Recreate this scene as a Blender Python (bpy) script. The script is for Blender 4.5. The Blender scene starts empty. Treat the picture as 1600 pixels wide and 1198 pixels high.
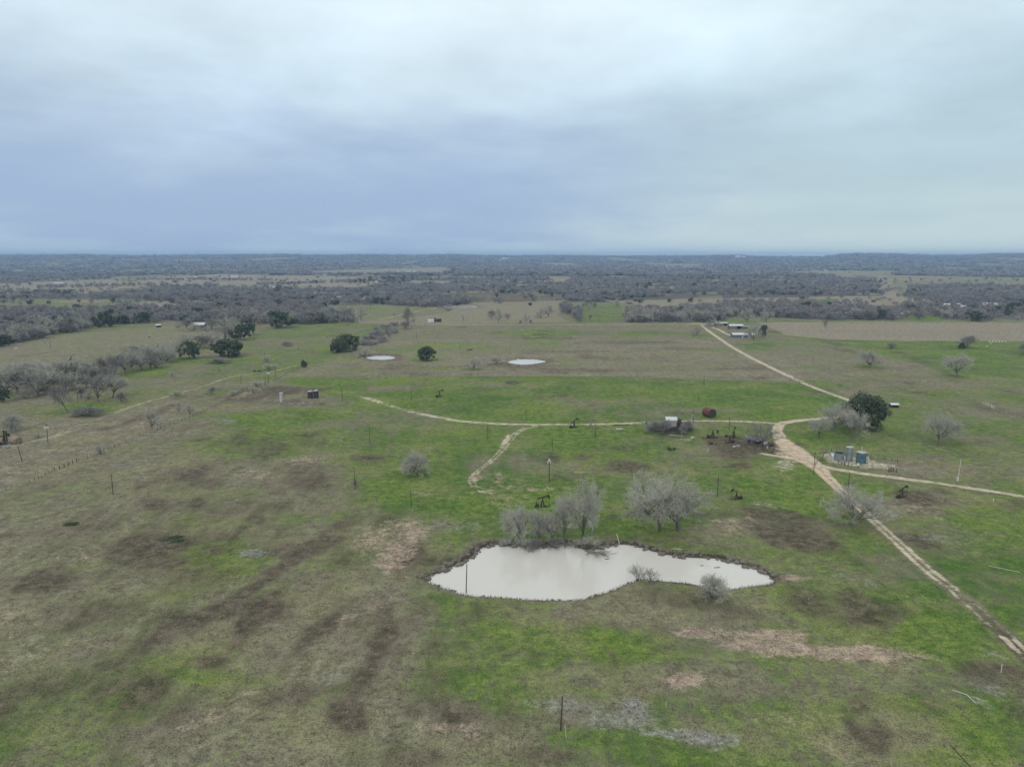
import bpy, bmesh, math, random
import numpy as np, time
T0 = time.time()
from mathutils import Vector, Matrix

# ------------------------------------------------------------------ camera, world, light, exposure
scn = bpy.context.scene
CAM_H, FPX, PITCH = 80.0, 1110.0, math.radians(10.16)
cam_d = bpy.data.cameras.new("camera"); cam = bpy.data.objects.new("camera", cam_d)
scn.collection.objects.link(cam); scn.camera = cam
cam.location = (0, 0, CAM_H); cam.rotation_euler = (math.radians(90) - PITCH, 0, 0)
cam_d.sensor_width = 36.0; cam_d.lens = 36.0 * FPX / 1600.0
cam_d.clip_start = 1.0; cam_d.clip_end = 60000.0
scn.view_settings.view_transform = 'Standard'; scn.view_settings.look = 'None'
scn.view_settings.exposure = 0.45; scn.view_settings.gamma = 1.0
scn.view_settings.use_curve_mapping = False
scn.cycles.use_denoising = True
scn.cycles.max_bounces = 6; scn.cycles.diffuse_bounces = 2; scn.cycles.glossy_bounces = 2
scn.cycles.volume_bounces = 1; scn.cycles.transparent_max_bounces = 8

SUN_EL, SUN_AZ = math.radians(38), math.radians(200)      # azimuth from +Y, clockwise
sun_d = bpy.data.lights.new("sun", 'SUN'); sun_d.energy = 0.9; sun_d.angle = math.radians(20)
sun_d.color = (1.0, 0.96, 0.90)
sun = bpy.data.objects.new("sun", sun_d); scn.collection.objects.link(sun)
sd = Vector((math.sin(SUN_AZ) * math.cos(SUN_EL), math.cos(SUN_AZ) * math.cos(SUN_EL), math.sin(SUN_EL)))
sun.rotation_euler = sd.to_track_quat('Z', 'Y').to_euler()

class NT:
    """tiny helper for building node trees"""
    def __init__(s, nt): s.nt = nt
    def new(s, t, **kw):
        n = s.nt.nodes.new(t)
        for k, v in kw.items(): setattr(n, k, v)
        return n
    def put(s, sock, v):
        if v is None: return
        if isinstance(v, bpy.types.NodeSocket): s.nt.links.new(v, sock)
        else:
            if hasattr(sock.default_value, '__len__') and not hasattr(v, '__len__'): v = (v,) * len(sock.default_value)
            elif hasattr(sock.default_value, '__len__') and len(sock.default_value) == 4 and len(v) == 3: v = (*v, 1)
            sock.default_value = v
    def m(s, op, a, b=None, c=None, clamp=False):
        n = s.new('ShaderNodeMath', operation=op, use_clamp=clamp)
        for i, v in enumerate((a, b, c)):
            if v is not None: s.put(n.inputs[i], v)
        return n.outputs[0]
    def vm(s, op, a, b=None):
        n = s.new('ShaderNodeVectorMath', operation=op); s.put(n.inputs[0], a)
        if b is not None: s.put(n.inputs[1], b)
        return n.outputs[0]
    def mix(s, f, a, b, blend='MIX'):
        n = s.new('ShaderNodeMix', data_type='RGBA', blend_type=blend)
        s.put(n.inputs[0], f); s.put(n.inputs[6], a); s.put(n.inputs[7], b)
        return n.outputs[2]
    def ss(s, x, lo, hi):
        n = s.new('ShaderNodeMapRange', interpolation_type='SMOOTHSTEP')
        s.put(n.inputs[0], x); s.put(n.inputs[1], lo); s.put(n.inputs[2], hi)
        n.inputs[3].default_value = 0; n.inputs[4].default_value = 1
        return n.outputs[0]
    def noise(s, vec, scale, detail=2, rough=0.5, dist=0.0):
        n = s.new('ShaderNodeTexNoise'); s.put(n.inputs['Vector'], vec)
        n.inputs['Scale'].default_value = scale; n.inputs['Detail'].default_value = detail
        n.inputs['Roughness'].default_value = rough; n.inputs['Distortion'].default_value = dist
        return n.outputs[0]
    def sep(s, v):
        n = s.new('ShaderNodeSeparateXYZ'); s.put(n.inputs[0], v); return n.outputs
    def comb(s, x, y, z):
        n = s.new('ShaderNodeCombineXYZ'); s.put(n.inputs[0], x); s.put(n.inputs[1], y); s.put(n.inputs[2], z)
        return n.outputs[0]

world = bpy.data.worlds.new("World"); scn.world = world; world.use_nodes = True
W = NT(world.node_tree)
for n in list(world.node_tree.nodes): world.node_tree.nodes.remove(n)
SKY_STR = 0.1
tc = W.new('ShaderNodeTexCoord'); d = tc.outputs['Generated']
sx, sy, sz = W.sep(d)
sky = W.new('ShaderNodeTexSky', sky_type='NISHITA', sun_disc=False)
sky.sun_elevation = SUN_EL; sky.sun_rotation = SUN_AZ; sky.altitude = 100; sky.air_density = 1; sky.dust_density = 2
zc = W.m('ADD', W.m('MAXIMUM', sz, 0.0), 0.17)
plane = W.comb(W.m('DIVIDE', sx, zc), W.m('DIVIDE', sy, zc), 0)      # direction projected on the cloud layer
n1 = W.noise(plane, 0.75, 7, 0.55, 0.2)
n2 = W.noise(W.vm('ADD', plane, (7.3, 2.1, 0)), 1.5, 7, 0.56, 0.15)
# layered overcast: colour by height above the horizon, broken by cloud noise
el = W.m('ADD', sz, W.m('MULTIPLY', W.m('SUBTRACT', n1, 0.5), 0.24))
ramp = W.new('ShaderNodeValToRGB'); W.put(ramp.inputs[0], el)
cr = ramp.color_ramp; cr.interpolation = 'B_SPLINE'
def C255(r, g, b):
    f = lambda c: ((c / 255 + 0.055) / 1.055) ** 2.4 if c > 10 else c / 255 / 12.92
    return (f(r), f(g), f(b), 1)
stops = [(0.0, C255(161, 181, 197)), (0.04, C255(141, 161, 189)), (0.10, C255(141, 161, 189)), (0.16, C255(163, 181, 200)),
         (0.22, C255(187, 205, 216)), (0.31, C255(199, 214, 222)), (0.55, C255(214, 221, 225)), (1.0, C255(238, 241, 243))]
cr.elements[0].position, cr.elements[0].color = stops[0]
cr.elements[1].position, cr.elements[1].color = stops[-1]
for p_, c_ in stops[1:-1]:
    e = cr.elements.new(p_); e.color = c_
ramp2 = W.new('ShaderNodeValToRGB'); W.put(ramp2.inputs[0], el)         # the paler, greener east side
cr2 = ramp2.color_ramp; cr2.interpolation = 'B_SPLINE'
st2 = [(0.0, C255(179, 195, 196)), (0.06, C255(172, 190, 194)), (0.13, C255(154, 175, 186)), (0.2, C255(178, 198, 208)),
       (0.31, C255(199, 215, 222)), (0.55, C255(214, 221, 225)), (1.0, C255(236, 240, 242))]
cr2.elements[0].position, cr2.elements[0].color = st2[0]
cr2.elements[1].position, cr2.elements[1].color = st2[-1]
for p_, c_ in st2[1:-1]:
    e = cr2.elements.new(p_); e.color = c_
side = W.ss(W.m('ADD', sx, W.m('MULTIPLY', W.m('SUBTRACT', n2, 0.5), 0.35)), -0.05, 0.40)
cloud = W.mix(side, ramp.outputs[0], ramp2.outputs[0])
tex = W.m('ADD', 1.0, W.m('MULTIPLY', W.m('SUBTRACT', n2, 0.5), W.m('MULTIPLY', W.ss(sz, 0.04, 0.22), 0.62)))
cloud = W.vm('MULTIPLY', cloud, W.comb(tex, tex, tex))
cloud = W.vm('MULTIPLY', cloud, (10.0, 10.0, 10.0))                    # 1 / SKY_STR
skymix = W.mix(0.96, sky.outputs[0], cloud)
bg = W.new('ShaderNodeBackground'); W.put(bg.inputs[0], skymix); bg.inputs[1].default_value = SKY_STR
out = W.new('ShaderNodeOutputWorld'); world.node_tree.links.new(bg.outputs[0], out.inputs[0])

# ------------------------------------------------------------------ noise, terrain, pixel -> ground
def _hash(ix, iy, seed):
    h = (ix.astype(np.int64) * 374761393 + iy.astype(np.int64) * 668265263 + seed * 974711) & 0xffffffff
    h = ((h ^ (h >> 13)) * 1274126177) & 0xffffffff
    return ((h ^ (h >> 16)) & 0xffff) / 65535.0
def vnoise(x, y, size, seed=0, octaves=3):
    out_, amp, tot = 0.0, 1.0, 0.0
    for o in range(octaves):
        u, v = np.asarray(x) / size, np.asarray(y) / size
        iu, iv = np.floor(u), np.floor(v); fu, fv = u - iu, v - iv
        fu = fu * fu * (3 - 2 * fu); fv = fv * fv * (3 - 2 * fv)
        a = _hash(iu, iv, seed + o); b = _hash(iu + 1, iv, seed + o)
        c = _hash(iu, iv + 1, seed + o); e = _hash(iu + 1, iv + 1, seed + o)
        out_ = out_ + amp * ((a * (1 - fu) + b * fu) * (1 - fv) + (c * (1 - fu) + e * fu) * fv)
        tot += amp; amp *= 0.5; size = size / 2.03
    return out_ / tot
def sstep(x, lo, hi):
    t = np.clip((np.asarray(x, float) - lo) / (hi - lo), 0, 1); return t * t * (3 - 2 * t)

SKYLINE = [(-900, 399), (0, 399), (130, 397.6), (200, 398.6), (330, 398), (450, 397), (510, 398.2), (580, 397.6), (650, 398.4), (705, 397.8), (800, 399.2),
           (860, 398.2), (1000, 399.3), (1150, 398.2), (1200, 399.8), (1285, 400.4), (1312, 397.4), (1330, 396.3), (1400, 397.2), (1450, 398.8), (1510, 398.6), (1600, 396.8), (2400, 398)]
def dir_of(px, py):
    X = (np.asarray(px, float) - 800) / FPX; Y = -(np.asarray(py, float) - 599) / FPX
    cp, sp = math.cos(PITCH), math.sin(PITCH)
    return X, cp + Y * sp, -sp + Y * cp
def base_terrain(x, y):
    x = np.asarray(x, float); y = np.asarray(y, float)
    r = np.hypot(x, y)
    z = 0.55 * np.sin(x / 97 + 1.3) * np.sin(y / 83 + .5) + 0.35 * np.sin(x / 47 + y / 59)
    f = sstep(r, 900, 2600)
    z = z + f * (5 * np.sin(x / 640 + 2) * np.sin(y / 530 + 1) + 2.5 * np.sin(x / 270 - y / 310))
    th = np.clip(800 + FPX * x / np.maximum(y * math.cos(PITCH), 1.0), -900, 2400)
    hp = np.interp(th, [s_[0] for s_ in SKYLINE], [s_[1] for s_ in SKYLINE])
    hh = 72 + (400 - hp) * 11.0 + 5 * (vnoise(x, y, 900, 5) - .5)
    z = z + sstep(r, 3800, 10200) ** 1.3 * hh
    z = z + sstep(r, 4500, 7000) * 14 * (vnoise(x, y, 1500, 9) - .5)
    return z
BERMS = []      # (cx, cy, rx, ry, ring_h) filled below
PONDS = []      # dict(poly=Nx2 world, level, bb)
def poly_sd(x, y, poly):
    """signed distance to a polygon, negative inside"""
    x = np.asarray(x, float); y = np.asarray(y, float)
    dmin = np.full(x.shape, 1e18); inside = np.zeros(x.shape, bool)
    n = len(poly)
    for i in range(n):
        ax, ay = poly[i]; bx, by = poly[(i + 1) % n]
        ex, ey = bx - ax, by - ay; L2 = ex * ex + ey * ey + 1e-12
        t = np.clip(((x - ax) * ex + (y - ay) * ey) / L2, 0, 1)
        dmin = np.minimum(dmin, (x - ax - t * ex) ** 2 + (y - ay - t * ey) ** 2)
        c = ((ay > y) != (by > y)) & (x < ex * (y - ay) / (by - ay + 1e-18) + ax)
        inside ^= c
    dd = np.sqrt(dmin); return np.where(inside, -dd, dd)
def in_poly(x, y, poly):
    x = np.asarray(x, float); y = np.asarray(y, float); inside = np.zeros(x.shape, bool); n = len(poly)
    for i in range(n):
        ax, ay = poly[i]; bx, by = poly[(i + 1) % n]
        inside ^= ((ay > y) != (by > y)) & (x < (bx - ax) * (y - ay) / (by - ay + 1e-18) + ax)
    return inside
def zg(x, y):
    x = np.asarray(x, float); y = np.asarray(y, float); sh = x.shape
    x = np.atleast_1d(x).astype(float); y = np.atleast_1d(y).astype(float)
    z = base_terrain(x, y)
    for p_ in PONDS:
        x0, y0, x1, y1 = p_['bb']; m_ = p_['margin']
        k = (x > x0 - m_) & (x < x1 + m_) & (y > y0 - m_) & (y < y1 + m_)
        if k.any():
            s_ = poly_sd(x[k], y[k], p_['poly']); w = p_['bank']
            zz = z[k]; lvl = p_['level']
            flat = 1 - sstep(s_, w, w * 4)                    # settle to an even shore height
            zz = zz * (1 - flat) + (lvl + p_['rim']) * flat
            zz = zz + p_['berm'] * np.exp(-((s_ - w * 2.2) / (w * 1.1)) ** 2)
            dip = 1 - sstep(s_, -w, w)
            zz = zz * (1 - dip) + (lvl - 1.0) * dip
            z[k] = zz
    return z.reshape(sh) if sh else float(z[0])
def G(px, py, n=1600, dmin=40):
    """point(s) of the ground seen at pixel px, py of the photograph"""
    px = np.atleast_1d(np.asarray(px, float)); py = np.atleast_1d(np.asarray(py, float))
    dx, dy, dz = dir_of(px, py)
    X = np.zeros(px.shape); Y = np.zeros(px.shape)
    D = np.exp(np.linspace(math.log(dmin), math.log(12500), n))
    for i0 in range(0, len(px), 2000):
        s_ = slice(i0, i0 + 2000)
        a, b, c = dx[s_, None] / dy[s_, None], 1.0, dz[s_, None] / dy[s_, None]
        xx = a * D; yy = np.broadcast_to(D, xx.shape); zr = CAM_H + c * D
        h = zr - base_terrain(xx, yy)
        below = h < 0
        j = np.where(below.any(1), below.argmax(1), n - 1); j = np.maximum(j, 1)
        ar = np.arange(len(j)); h0, h1 = h[ar, j - 1], h[ar, j]
        t = np.clip(h0 / (h0 - h1 + 1e-12), 0, 1); t = np.where(below.any(1), t, 1)
        dd = D[j - 1] + (D[j] - D[j - 1]) * t
        X[s_] = a[:, 0] * dd; Y[s_] = dd
    return X, Y
def g1(px, py):
    X, Y = G(px, py); return float(X[0]), float(Y[0])
def loc(px, py, dz=0.0):
    x, y = g1(px, py); return Vector((x, y, zg(x, y) + dz))
def height_to(px, py, ytop):
    """metres from the ground point under (px, py) up to the ray through ytop"""
    x, y = g1(px, py); _, dy, dz = dir_of(px, ytop)
    return float(CAM_H + dz / dy * y - zg(x, y))
def mpp(px, py):
    """metres per photo pixel across at that ground point"""
    x, y = g1(px, py); x2, _ = g1(px + 1, py); return abs(x2 - x)

# ------------------------------------------------------------------ object helpers
COL = scn.collection
def tag(o, label=None, cat=None, group=None, kind=None):
    if label: o['label'] = label
    if cat: o['category'] = cat
    if group: o['group'] = group
    if kind: o['kind'] = kind
    return o
def empty(name, at, label, cat, group=None, rz=0.0):
    o = bpy.data.objects.new(name, None); COL.objects.link(o); o.location = at; o.rotation_euler = (0, 0, rz)
    o.empty_display_size = 0.5
    return tag(o, label, cat, group)
def np_mesh(name, V, F, mat, smooth=False, attrs=None):
    """V (n,3), F (m,k) arrays"""
    me = bpy.data.meshes.new(name); V = np.asarray(V, np.float32); F = np.asarray(F, np.int32)
    me.vertices.add(len(V)); me.vertices.foreach_set('co', V.ravel())
    k = F.shape[1]; me.loops.add(F.size); me.loops.foreach_set('vertex_index', F.ravel())
    me.polygons.add(len(F)); me.polygons.foreach_set('loop_start', np.arange(0, F.size, k, dtype=np.int32))
    me.polygons.foreach_set('loop_total', np.full(len(F), k, np.int32))
    if smooth: me.polygons.foreach_set('use_smooth', np.ones(len(F), bool))
    for an, arr in (attrs or {}).items():
        at = me.color_attributes.new(an, 'FLOAT_COLOR', 'POINT')
        at.data.foreach_set('color', np.asarray(arr, np.float32).ravel())
    me.update(); me.validate()
    if mat: me.materials.append(mat)
    return me
def link(name, me, parent=None, at=None):
    o = bpy.data.objects.new(name, me); COL.objects.link(o)
    if parent: o.parent = parent
    if at is not None: o.location = at
    return o
class MB:
    """collects boxes, tubes and rings and builds ONE mesh"""
    def __init__(s): s.v = []; s.f = []; s.M = Matrix.Identity(4)
    def add(s, vs, fs):
        b = len(s.v); s.v += [tuple(s.M @ Vector(p)) for p in vs]; s.f += [tuple(b + i for i in f) for f in fs]; return s
    def box(s, c, sz, rz=0.0, ry=0.0, rx=0.0, taper=1.0):
        R = Matrix.Rotation(rz, 3, 'Z') @ Matrix.Rotation(ry, 3, 'Y') @ Matrix.Rotation(rx, 3, 'X')
        vs = []
        for k in (-1, 1):
            t = taper if k > 0 else 1
            for i, j in ((-1, -1), (1, -1), (1, 1), (-1, 1)):
                vs.append(Vector(c) + R @ Vector((i * sz[0] / 2 * t, j * sz[1] / 2 * t, k * sz[2] / 2)))
        return s.add(vs, [(0, 3, 2, 1), (4, 5, 6, 7), (0, 1, 5, 4), (1, 2, 6, 5), (2, 3, 7, 6), (3, 0, 4, 7)])
    def tube(s, p0, p1, r0, r1=None, n=8, caps=True):
        r1 = r0 if r1 is None else r1; p0, p1 = Vector(p0), Vector(p1); d_ = (p1 - p0)
        if d_.length < 1e-6: return s
        d_.normalize(); a = d_.orthogonal().normalized(); b = d_.cross(a); vs = []
        for p_, r_ in ((p0, r0), (p1, r1)):
            for i in range(n):
                t = 2 * math.pi * i / n; vs.append(p_ + (a * math.cos(t) + b * math.sin(t)) * r_)
        fs = [(i, (i + 1) % n, n + (i + 1) % n, n + i) for i in range(n)]
        if caps: fs += [tuple(range(n - 1, -1, -1)), tuple(range(n, 2 * n))]
        return s.add(vs, fs)
    def lathe(s, prof, n=24, c=(0, 0, 0)):
        vs = []; k = len(prof)
        for i in range(n):
            t = 2 * math.pi * i / n
            for r_, z_ in prof: vs.append((c[0] + r_ * math.cos(t), c[1] + r_ * math.sin(t), c[2] + z_))
        fs = [(i * k + j, ((i + 1) % n) * k + j, ((i + 1) % n) * k + j + 1, i * k + j + 1) for i in range(n) for j in range(k - 1)]
        return s.add(vs, fs)
    def prism(s, outline, axis_len, plane='xz'):
        """closed outline in the plane, extruded along the third axis, centred"""
        n = len(outline); vs = []
        for q in (-axis_len / 2, axis_len / 2):
            for a, b in outline: vs.append((a, q, b) if plane == 'xz' else (q, a, b))
        fs = [(i, (i + 1) % n, n + (i + 1) % n, n + i) for i in range(n)] + [tuple(range(n - 1, -1, -1)), tuple(range(n, 2 * n))]
        return s.add(vs, fs)
    def build(s, name, mat, parent=None, at=None, smooth=False):
        me = bpy.data.meshes.new(name); me.from_pydata(s.v, [], s.f); me.materials.append(mat)
        bm = bmesh.new(); bm.from_mesh(me); bmesh.ops.recalc_face_normals(bm, faces=bm.faces); bm.to_mesh(me); bm.free()
        if smooth:
            for p_ in me.polygons: p_.use_smooth = True
        return link(name, me, parent, at)
def copy_tree(o, parent=None):
    c = o.copy(); COL.objects.link(c)
    if parent: c.parent = parent
    for ch in o.children: copy_tree(ch, c)
    return c

# ------------------------------------------------------------------ materials
MATS = {}
def mat(name, col, rough=0.8, metal=0.0, var=0.25, scale=3.0, col2=None, spec=0.3, bump=0.0, space='Object', rnd=0.0, thr=(0.35, 0.65)):
    """mottled procedural material: col, varied towards col2 by noise"""
    if name in MATS: return MATS[name]
    m_ = bpy.data.materials.new(name); m_.use_nodes = True; T = NT(m_.node_tree)
    b = m_.node_tree.nodes['Principled BSDF']
    tc_ = T.new('ShaderNodeTexCoord'); v = tc_.outputs[space]
    nz = T.noise(v, scale, 4, 0.6); nz2 = T.noise(v, scale * 6.3, 3, 0.6)
    c2 = col2 or tuple(c * (1 - var) for c in col)
    c = T.mix(T.ss(T.m('ADD', T.m('MULTIPLY', nz, 0.7), T.m('MULTIPLY', nz2, 0.3)), *thr), col, c2)
    if rnd:
        oi = T.new('ShaderNodeObjectInfo'); f = T.m('ADD', 1 - rnd / 2, T.m('MULTIPLY', oi.outputs['Random'], rnd))
        c = T.vm('MULTIPLY', c, T.comb(f, f, f))
    T.put(b.inputs['Base Color'], c); b.inputs['Roughness'].default_value = rough
    b.inputs['Metallic'].default_value = metal; b.inputs['Specular IOR Level'].default_value = spec
    if bump:
        bp = T.new('ShaderNodeBump'); bp.inputs['Strength'].default_value = bump; T.put(bp.inputs['Height'], nz2)
        m_.node_tree.links.new(bp.outputs[0], b.inputs['Normal'])
    MATS[name] = m_; return m_
# ------------------------------------------------------------------ ponds
MAIN_POND = [(668,903),(690,893),(713,882),(733,872),(745,862),(765,852),(800,849),(806,852),(840,854),(880,850),(905,853),(915,860),(935,857),
             (960,852),(985,853),(1020,862),(1060,870),(1100,872),(1130,876),(1160,883),(1185,892),(1206,904),(1196,913),(1150,918),(1120,921),(1100,915),
             (1070,910),(1030,907),(1000,905),(975,912),(950,923),(920,932),(890,936),(840,935),(790,931),(735,926),(700,917)]
POND_W = [(574,559),(582,556.6),(597,555.6),(612,557),(616,560),(606,563),(590,563.4),(579,562)]
POND_M = [(795,566),(806,562.3),(822,561.2),(840,562.5),(850,565),(840,568.4),(820,570.3),(803,569)]
POND_F = [(683,479.3),(700,477.6),(725,477.2),(741,478),(744,480),(728,481.6),(700,481.8)]
def pond(name, pxpoly, rim, bank, berm, drop, label):
    X, Y = G([p[0] for p in pxpoly], [p[1] for p in pxpoly])
    P = np.stack([X, Y], 1); cx, cy = P.mean(0)
    R_ = []
    for i in range(len(P)):
        p0, p1, p2, p3 = P[i - 1], P[i], P[(i + 1) % len(P)], P[(i + 2) % len(P)]
        for t in (0, .25, .5, .75): R_.append(.5 * (2 * p1 + (p2 - p0) * t + (2 * p0 - 5 * p1 + 4 * p2 - p3) * t * t + (3 * p1 - p0 - 3 * p2 + p3) * t ** 3))
    P = np.array(R_)
    # resample and roughen the shore
    Q = []
    for i in range(len(P)):
        a, b = P[i], P[(i + 1) % len(P)]; L = np.hypot(*(b - a)); k = max(1, int(L / max(1.2, bank)))
        nn = np.array([-(b - a)[1], (b - a)[0]]) / (L + 1e-9)
        for j in range(k):
            q = a + (b - a) * j / k; w = (vnoise(q[0], q[1], 5.0 * bank, 3, 3) - .5) * bank * 1.6
            Q.append(q + nn * float(w))
    Q = np.array(Q)
    lvl = float(base_terrain(cx, cy)) - drop
    PONDS.append(dict(poly=Q, level=lvl, rim=rim, bank=bank, berm=berm, margin=bank * 6,
                      bb=(Q[:, 0].min(), Q[:, 1].min(), Q[:, 0].max(), Q[:, 1].max()), name=name, label=label))
pond('pond_water', MAIN_POND, 0.35, 1.0, 0.0, 0.15, 'main')
pond('pond_water', POND_W, 0.5, 2.5, 1.1, -0.1, 'small west')
pond('pond_water', POND_M, 0.5, 2.5, 0.8, -0.1, 'small middle')
pond('pond_water', POND_F, 0.6, 5.0, 0.6, -0.2, 'far')

# ------------------------------------------------------------------ what grows where: masks painted on the ground
# channels: G green, D dark brown weeds, P pink bare soil, A pale ash grey, T tan dry grass, W woodland floor, R road dirt, K pinkish dirt
CH = 'GDPATWRK'
PAINT = []
def P_(ch, val, pts, soft=0.0): PAINT.append(('p', ch, val, pts, soft))
def E_(ch, val, x, y, rx, ry, ang=0.0, soft=0.5): PAINT.append(('e', ch, val, x, y, rx, ry, ang, soft))
P_('G', .50, [(-300, 588), (1900, 588), (1900, 1400), (-400, 1400)])
# left side
P_('G', .34, [(-400, 920), (0, 765), (200, 690), (330, 632), (445, 592), (540, 640), (565, 760), (650, 880), (720, 1000), (760, 1300), (-500, 1300)], 8)
P_('D', .22, [(-400, 920), (0, 765), (200, 690), (330, 632), (445, 592), (500, 640), (565, 760), (650, 880), (700, 1000), (600, 1100), (-500, 1050)], 8)
P_('G', .36, [(-60, 545), (130, 520), (300, 505), (480, 520), (500, 560), (440, 592), (200, 690), (0, 765), (-300, 860)])
P_('T', .45, [(-60, 545), (130, 520), (260, 508), (400, 512), (330, 530), (200, 545), (60, 572), (-60, 590)])
P_('G', .20, [(-60, 660), (60, 655), (200, 640), (270, 620), (300, 640), (200, 690), (0, 765), (-100, 800)])
P_('T', .32, [(-60, 660), (60, 655), (200, 640), (270, 620), (300, 640), (200, 690), (0, 765), (-100, 800)])
P_('G', .55, [(395, 520), (470, 503), (620, 505), (560, 535), (520, 560), (440, 590), (330, 620), (300, 590)], 5)
# middle
P_('G', .30, [(520, 560), (560, 530), (640, 512), (1090, 507), (1300, 560), (1330, 600), (1270, 596), (900, 588), (440, 590)], 2)
P_('T', .44, [(520, 560), (560, 540), (640, 530), (1100, 530), (1230, 560), (1300, 598), (900, 588), (440, 590)], 8)
P_('G', .76, [(445, 592), (700, 589), (1000, 588), (1180, 596), (1290, 603), (1325, 632), (1240, 655), (1150, 658), (850, 666), (700, 655), (545, 625)], 2)
P_('T', .80, [(1180, 503), (1640, 502), (1640, 533), (1420, 533), (1300, 530), (1230, 524)], 1)
P_('G', .04, [(1180, 503), (1640, 502), (1640, 533), (1420, 533), (1300, 530), (1230, 524)], 1)
P_('G', .78, [(1235, 525), (1300, 531), (1640, 534), (1640, 592), (1500, 590), (1440, 570), (1340, 545)], 2)
P_('G', .60, [(1340, 600), (1640, 600), (1640, 1060), (1500, 930), (1340, 790), (1290, 720), (1400, 640)], 6)
for a in [('G', .80, 690, 745, 110, 60), ('G', .82, 880, 790, 240, 50), ('G', .8, 950, 690, 260, 24), ('G', .85, 1040, 838, 120, 22), ('G', .8, 1230, 770, 120, 22),
          ('G', .85, 1190, 745, 90, 25), ('G', .8, 1210, 720, 60, 9), ('G', .7, 600, 690, 70, 40), ('G', .8, 1290, 800, 40, 18), ('G', .8, 1380, 765, 60, 12),
          ('G', .85, 1340, 850, 60, 18), ('G', .82, 1530, 830, 90, 34), ('G', .8, 1560, 900, 80, 45), ('G', .84, 1465, 960, 70, 60), ('G', .85, 1590, 920, 40, 70),
          ('G', .84, 1420, 985, 60, 40), ('G', .8, 1560, 1120, 55, 50), ('G', .8, 1490, 1165, 70, 45), ('G', .75, 1400, 1100, 60, 14), ('G', .7, 690, 985, 90, 60),
          ('G', .72, 900, 1010, 150, 40), ('G', .72, 960, 1150, 90, 18), ('G', .75, 1100, 1185, 110, 30), ('G', .62, 560, 900, 60, 30), ('G', .68, 120, 1100, 160, 70, -10),
          ('G', .66, 250, 1060, 150, 14), ('G', .6, 330, 870, 60, 25), ('G', .7, 760, 1120, 40, 30), ('G', .7, 780, 1060, 90, 40), ('G', .7, 30, 1170, 90, 50),
          ('G', .72, 110, 640, 75, 9), ('G', .72, 225, 583, 40, 7), ('G', .8, 320, 562, 60, 5), ('G', .75, 380, 560, 20, 4), ('G', .8, 665, 562, 24, 3), ('G', .8, 555, 557, 20, 4), ('G', .8, 740, 577, 20, 2.5),
          ('G', .7, 440, 690, 90, 26), ('G', .75, 470, 650, 60, 12), ('G', .74, 400, 655, 60, 10), ('G', .7, 700, 575, 60, 4), ('G', .65, 860, 571, 60, 3), ('G', .62, 620, 545, 60, 5), ('G', .6, 1000, 521, 80, 4), ('G', .6, 1150, 548, 50, 5), ('G', .62, 780, 545, 50, 4), ('G', .6, 930, 561, 70, 3), ('G', .6, 1050, 575, 60, 4), ('G', .62, 560, 578, 40, 3), ('G', .35, 760, 600, 70, 5), ('G', .4, 900, 628, 70, 6), ('G', .4, 1120, 640, 60, 4), ('G', .45, 620, 606, 50, 5), ('G', .7, 1360, 573, 24, 3), ('G', .85, 1495, 590, 28, 4), ('G', .75, 1480, 695, 40, 5),
          ('G', .72, 1330, 675, 90, 16), ('G', .7, 860, 520, 60, 5), ('G', .7, 700, 540, 60, 6), ('G', .75, 1100, 524, 20, 2), ('G', .85, 1190, 540, 40, 4), ('G', .65, 840, 535, 30, 8),
          ('G', .3, 1450, 600, 150, 10), ('G', .3, 1560, 640, 120, 16), ('G', .35, 1500, 735, 120, 14), ('G', .3, 1440, 790, 80, 14), ('G', .3, 1230, 830, 80, 22), ('G', .35, 1000, 930, 170, 12),
          ('G', .28, 620, 850, 70, 34, -15), ('G', .3, 1120, 830, 60, 16), ('G', .35, 1150, 705, 70, 16), ('G', .3, 1180, 960, 70, 30), ('G', .3, 1300, 1060, 120, 34), ('G', .25, 1380, 1150, 90, 40),
          ('G', .3, 1000, 960, 160, 20), ('G', .34, 1000, 1060, 130, 24), ('G', .32, 700, 1150, 110, 40), ('G', .25, 560, 960, 120, 60), ('G', .25, 350, 1140, 150, 40)]:
    E_(a[0], a[1], *a[2:6], *(a[6:] or (0.0,)), soft=.75)
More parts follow.
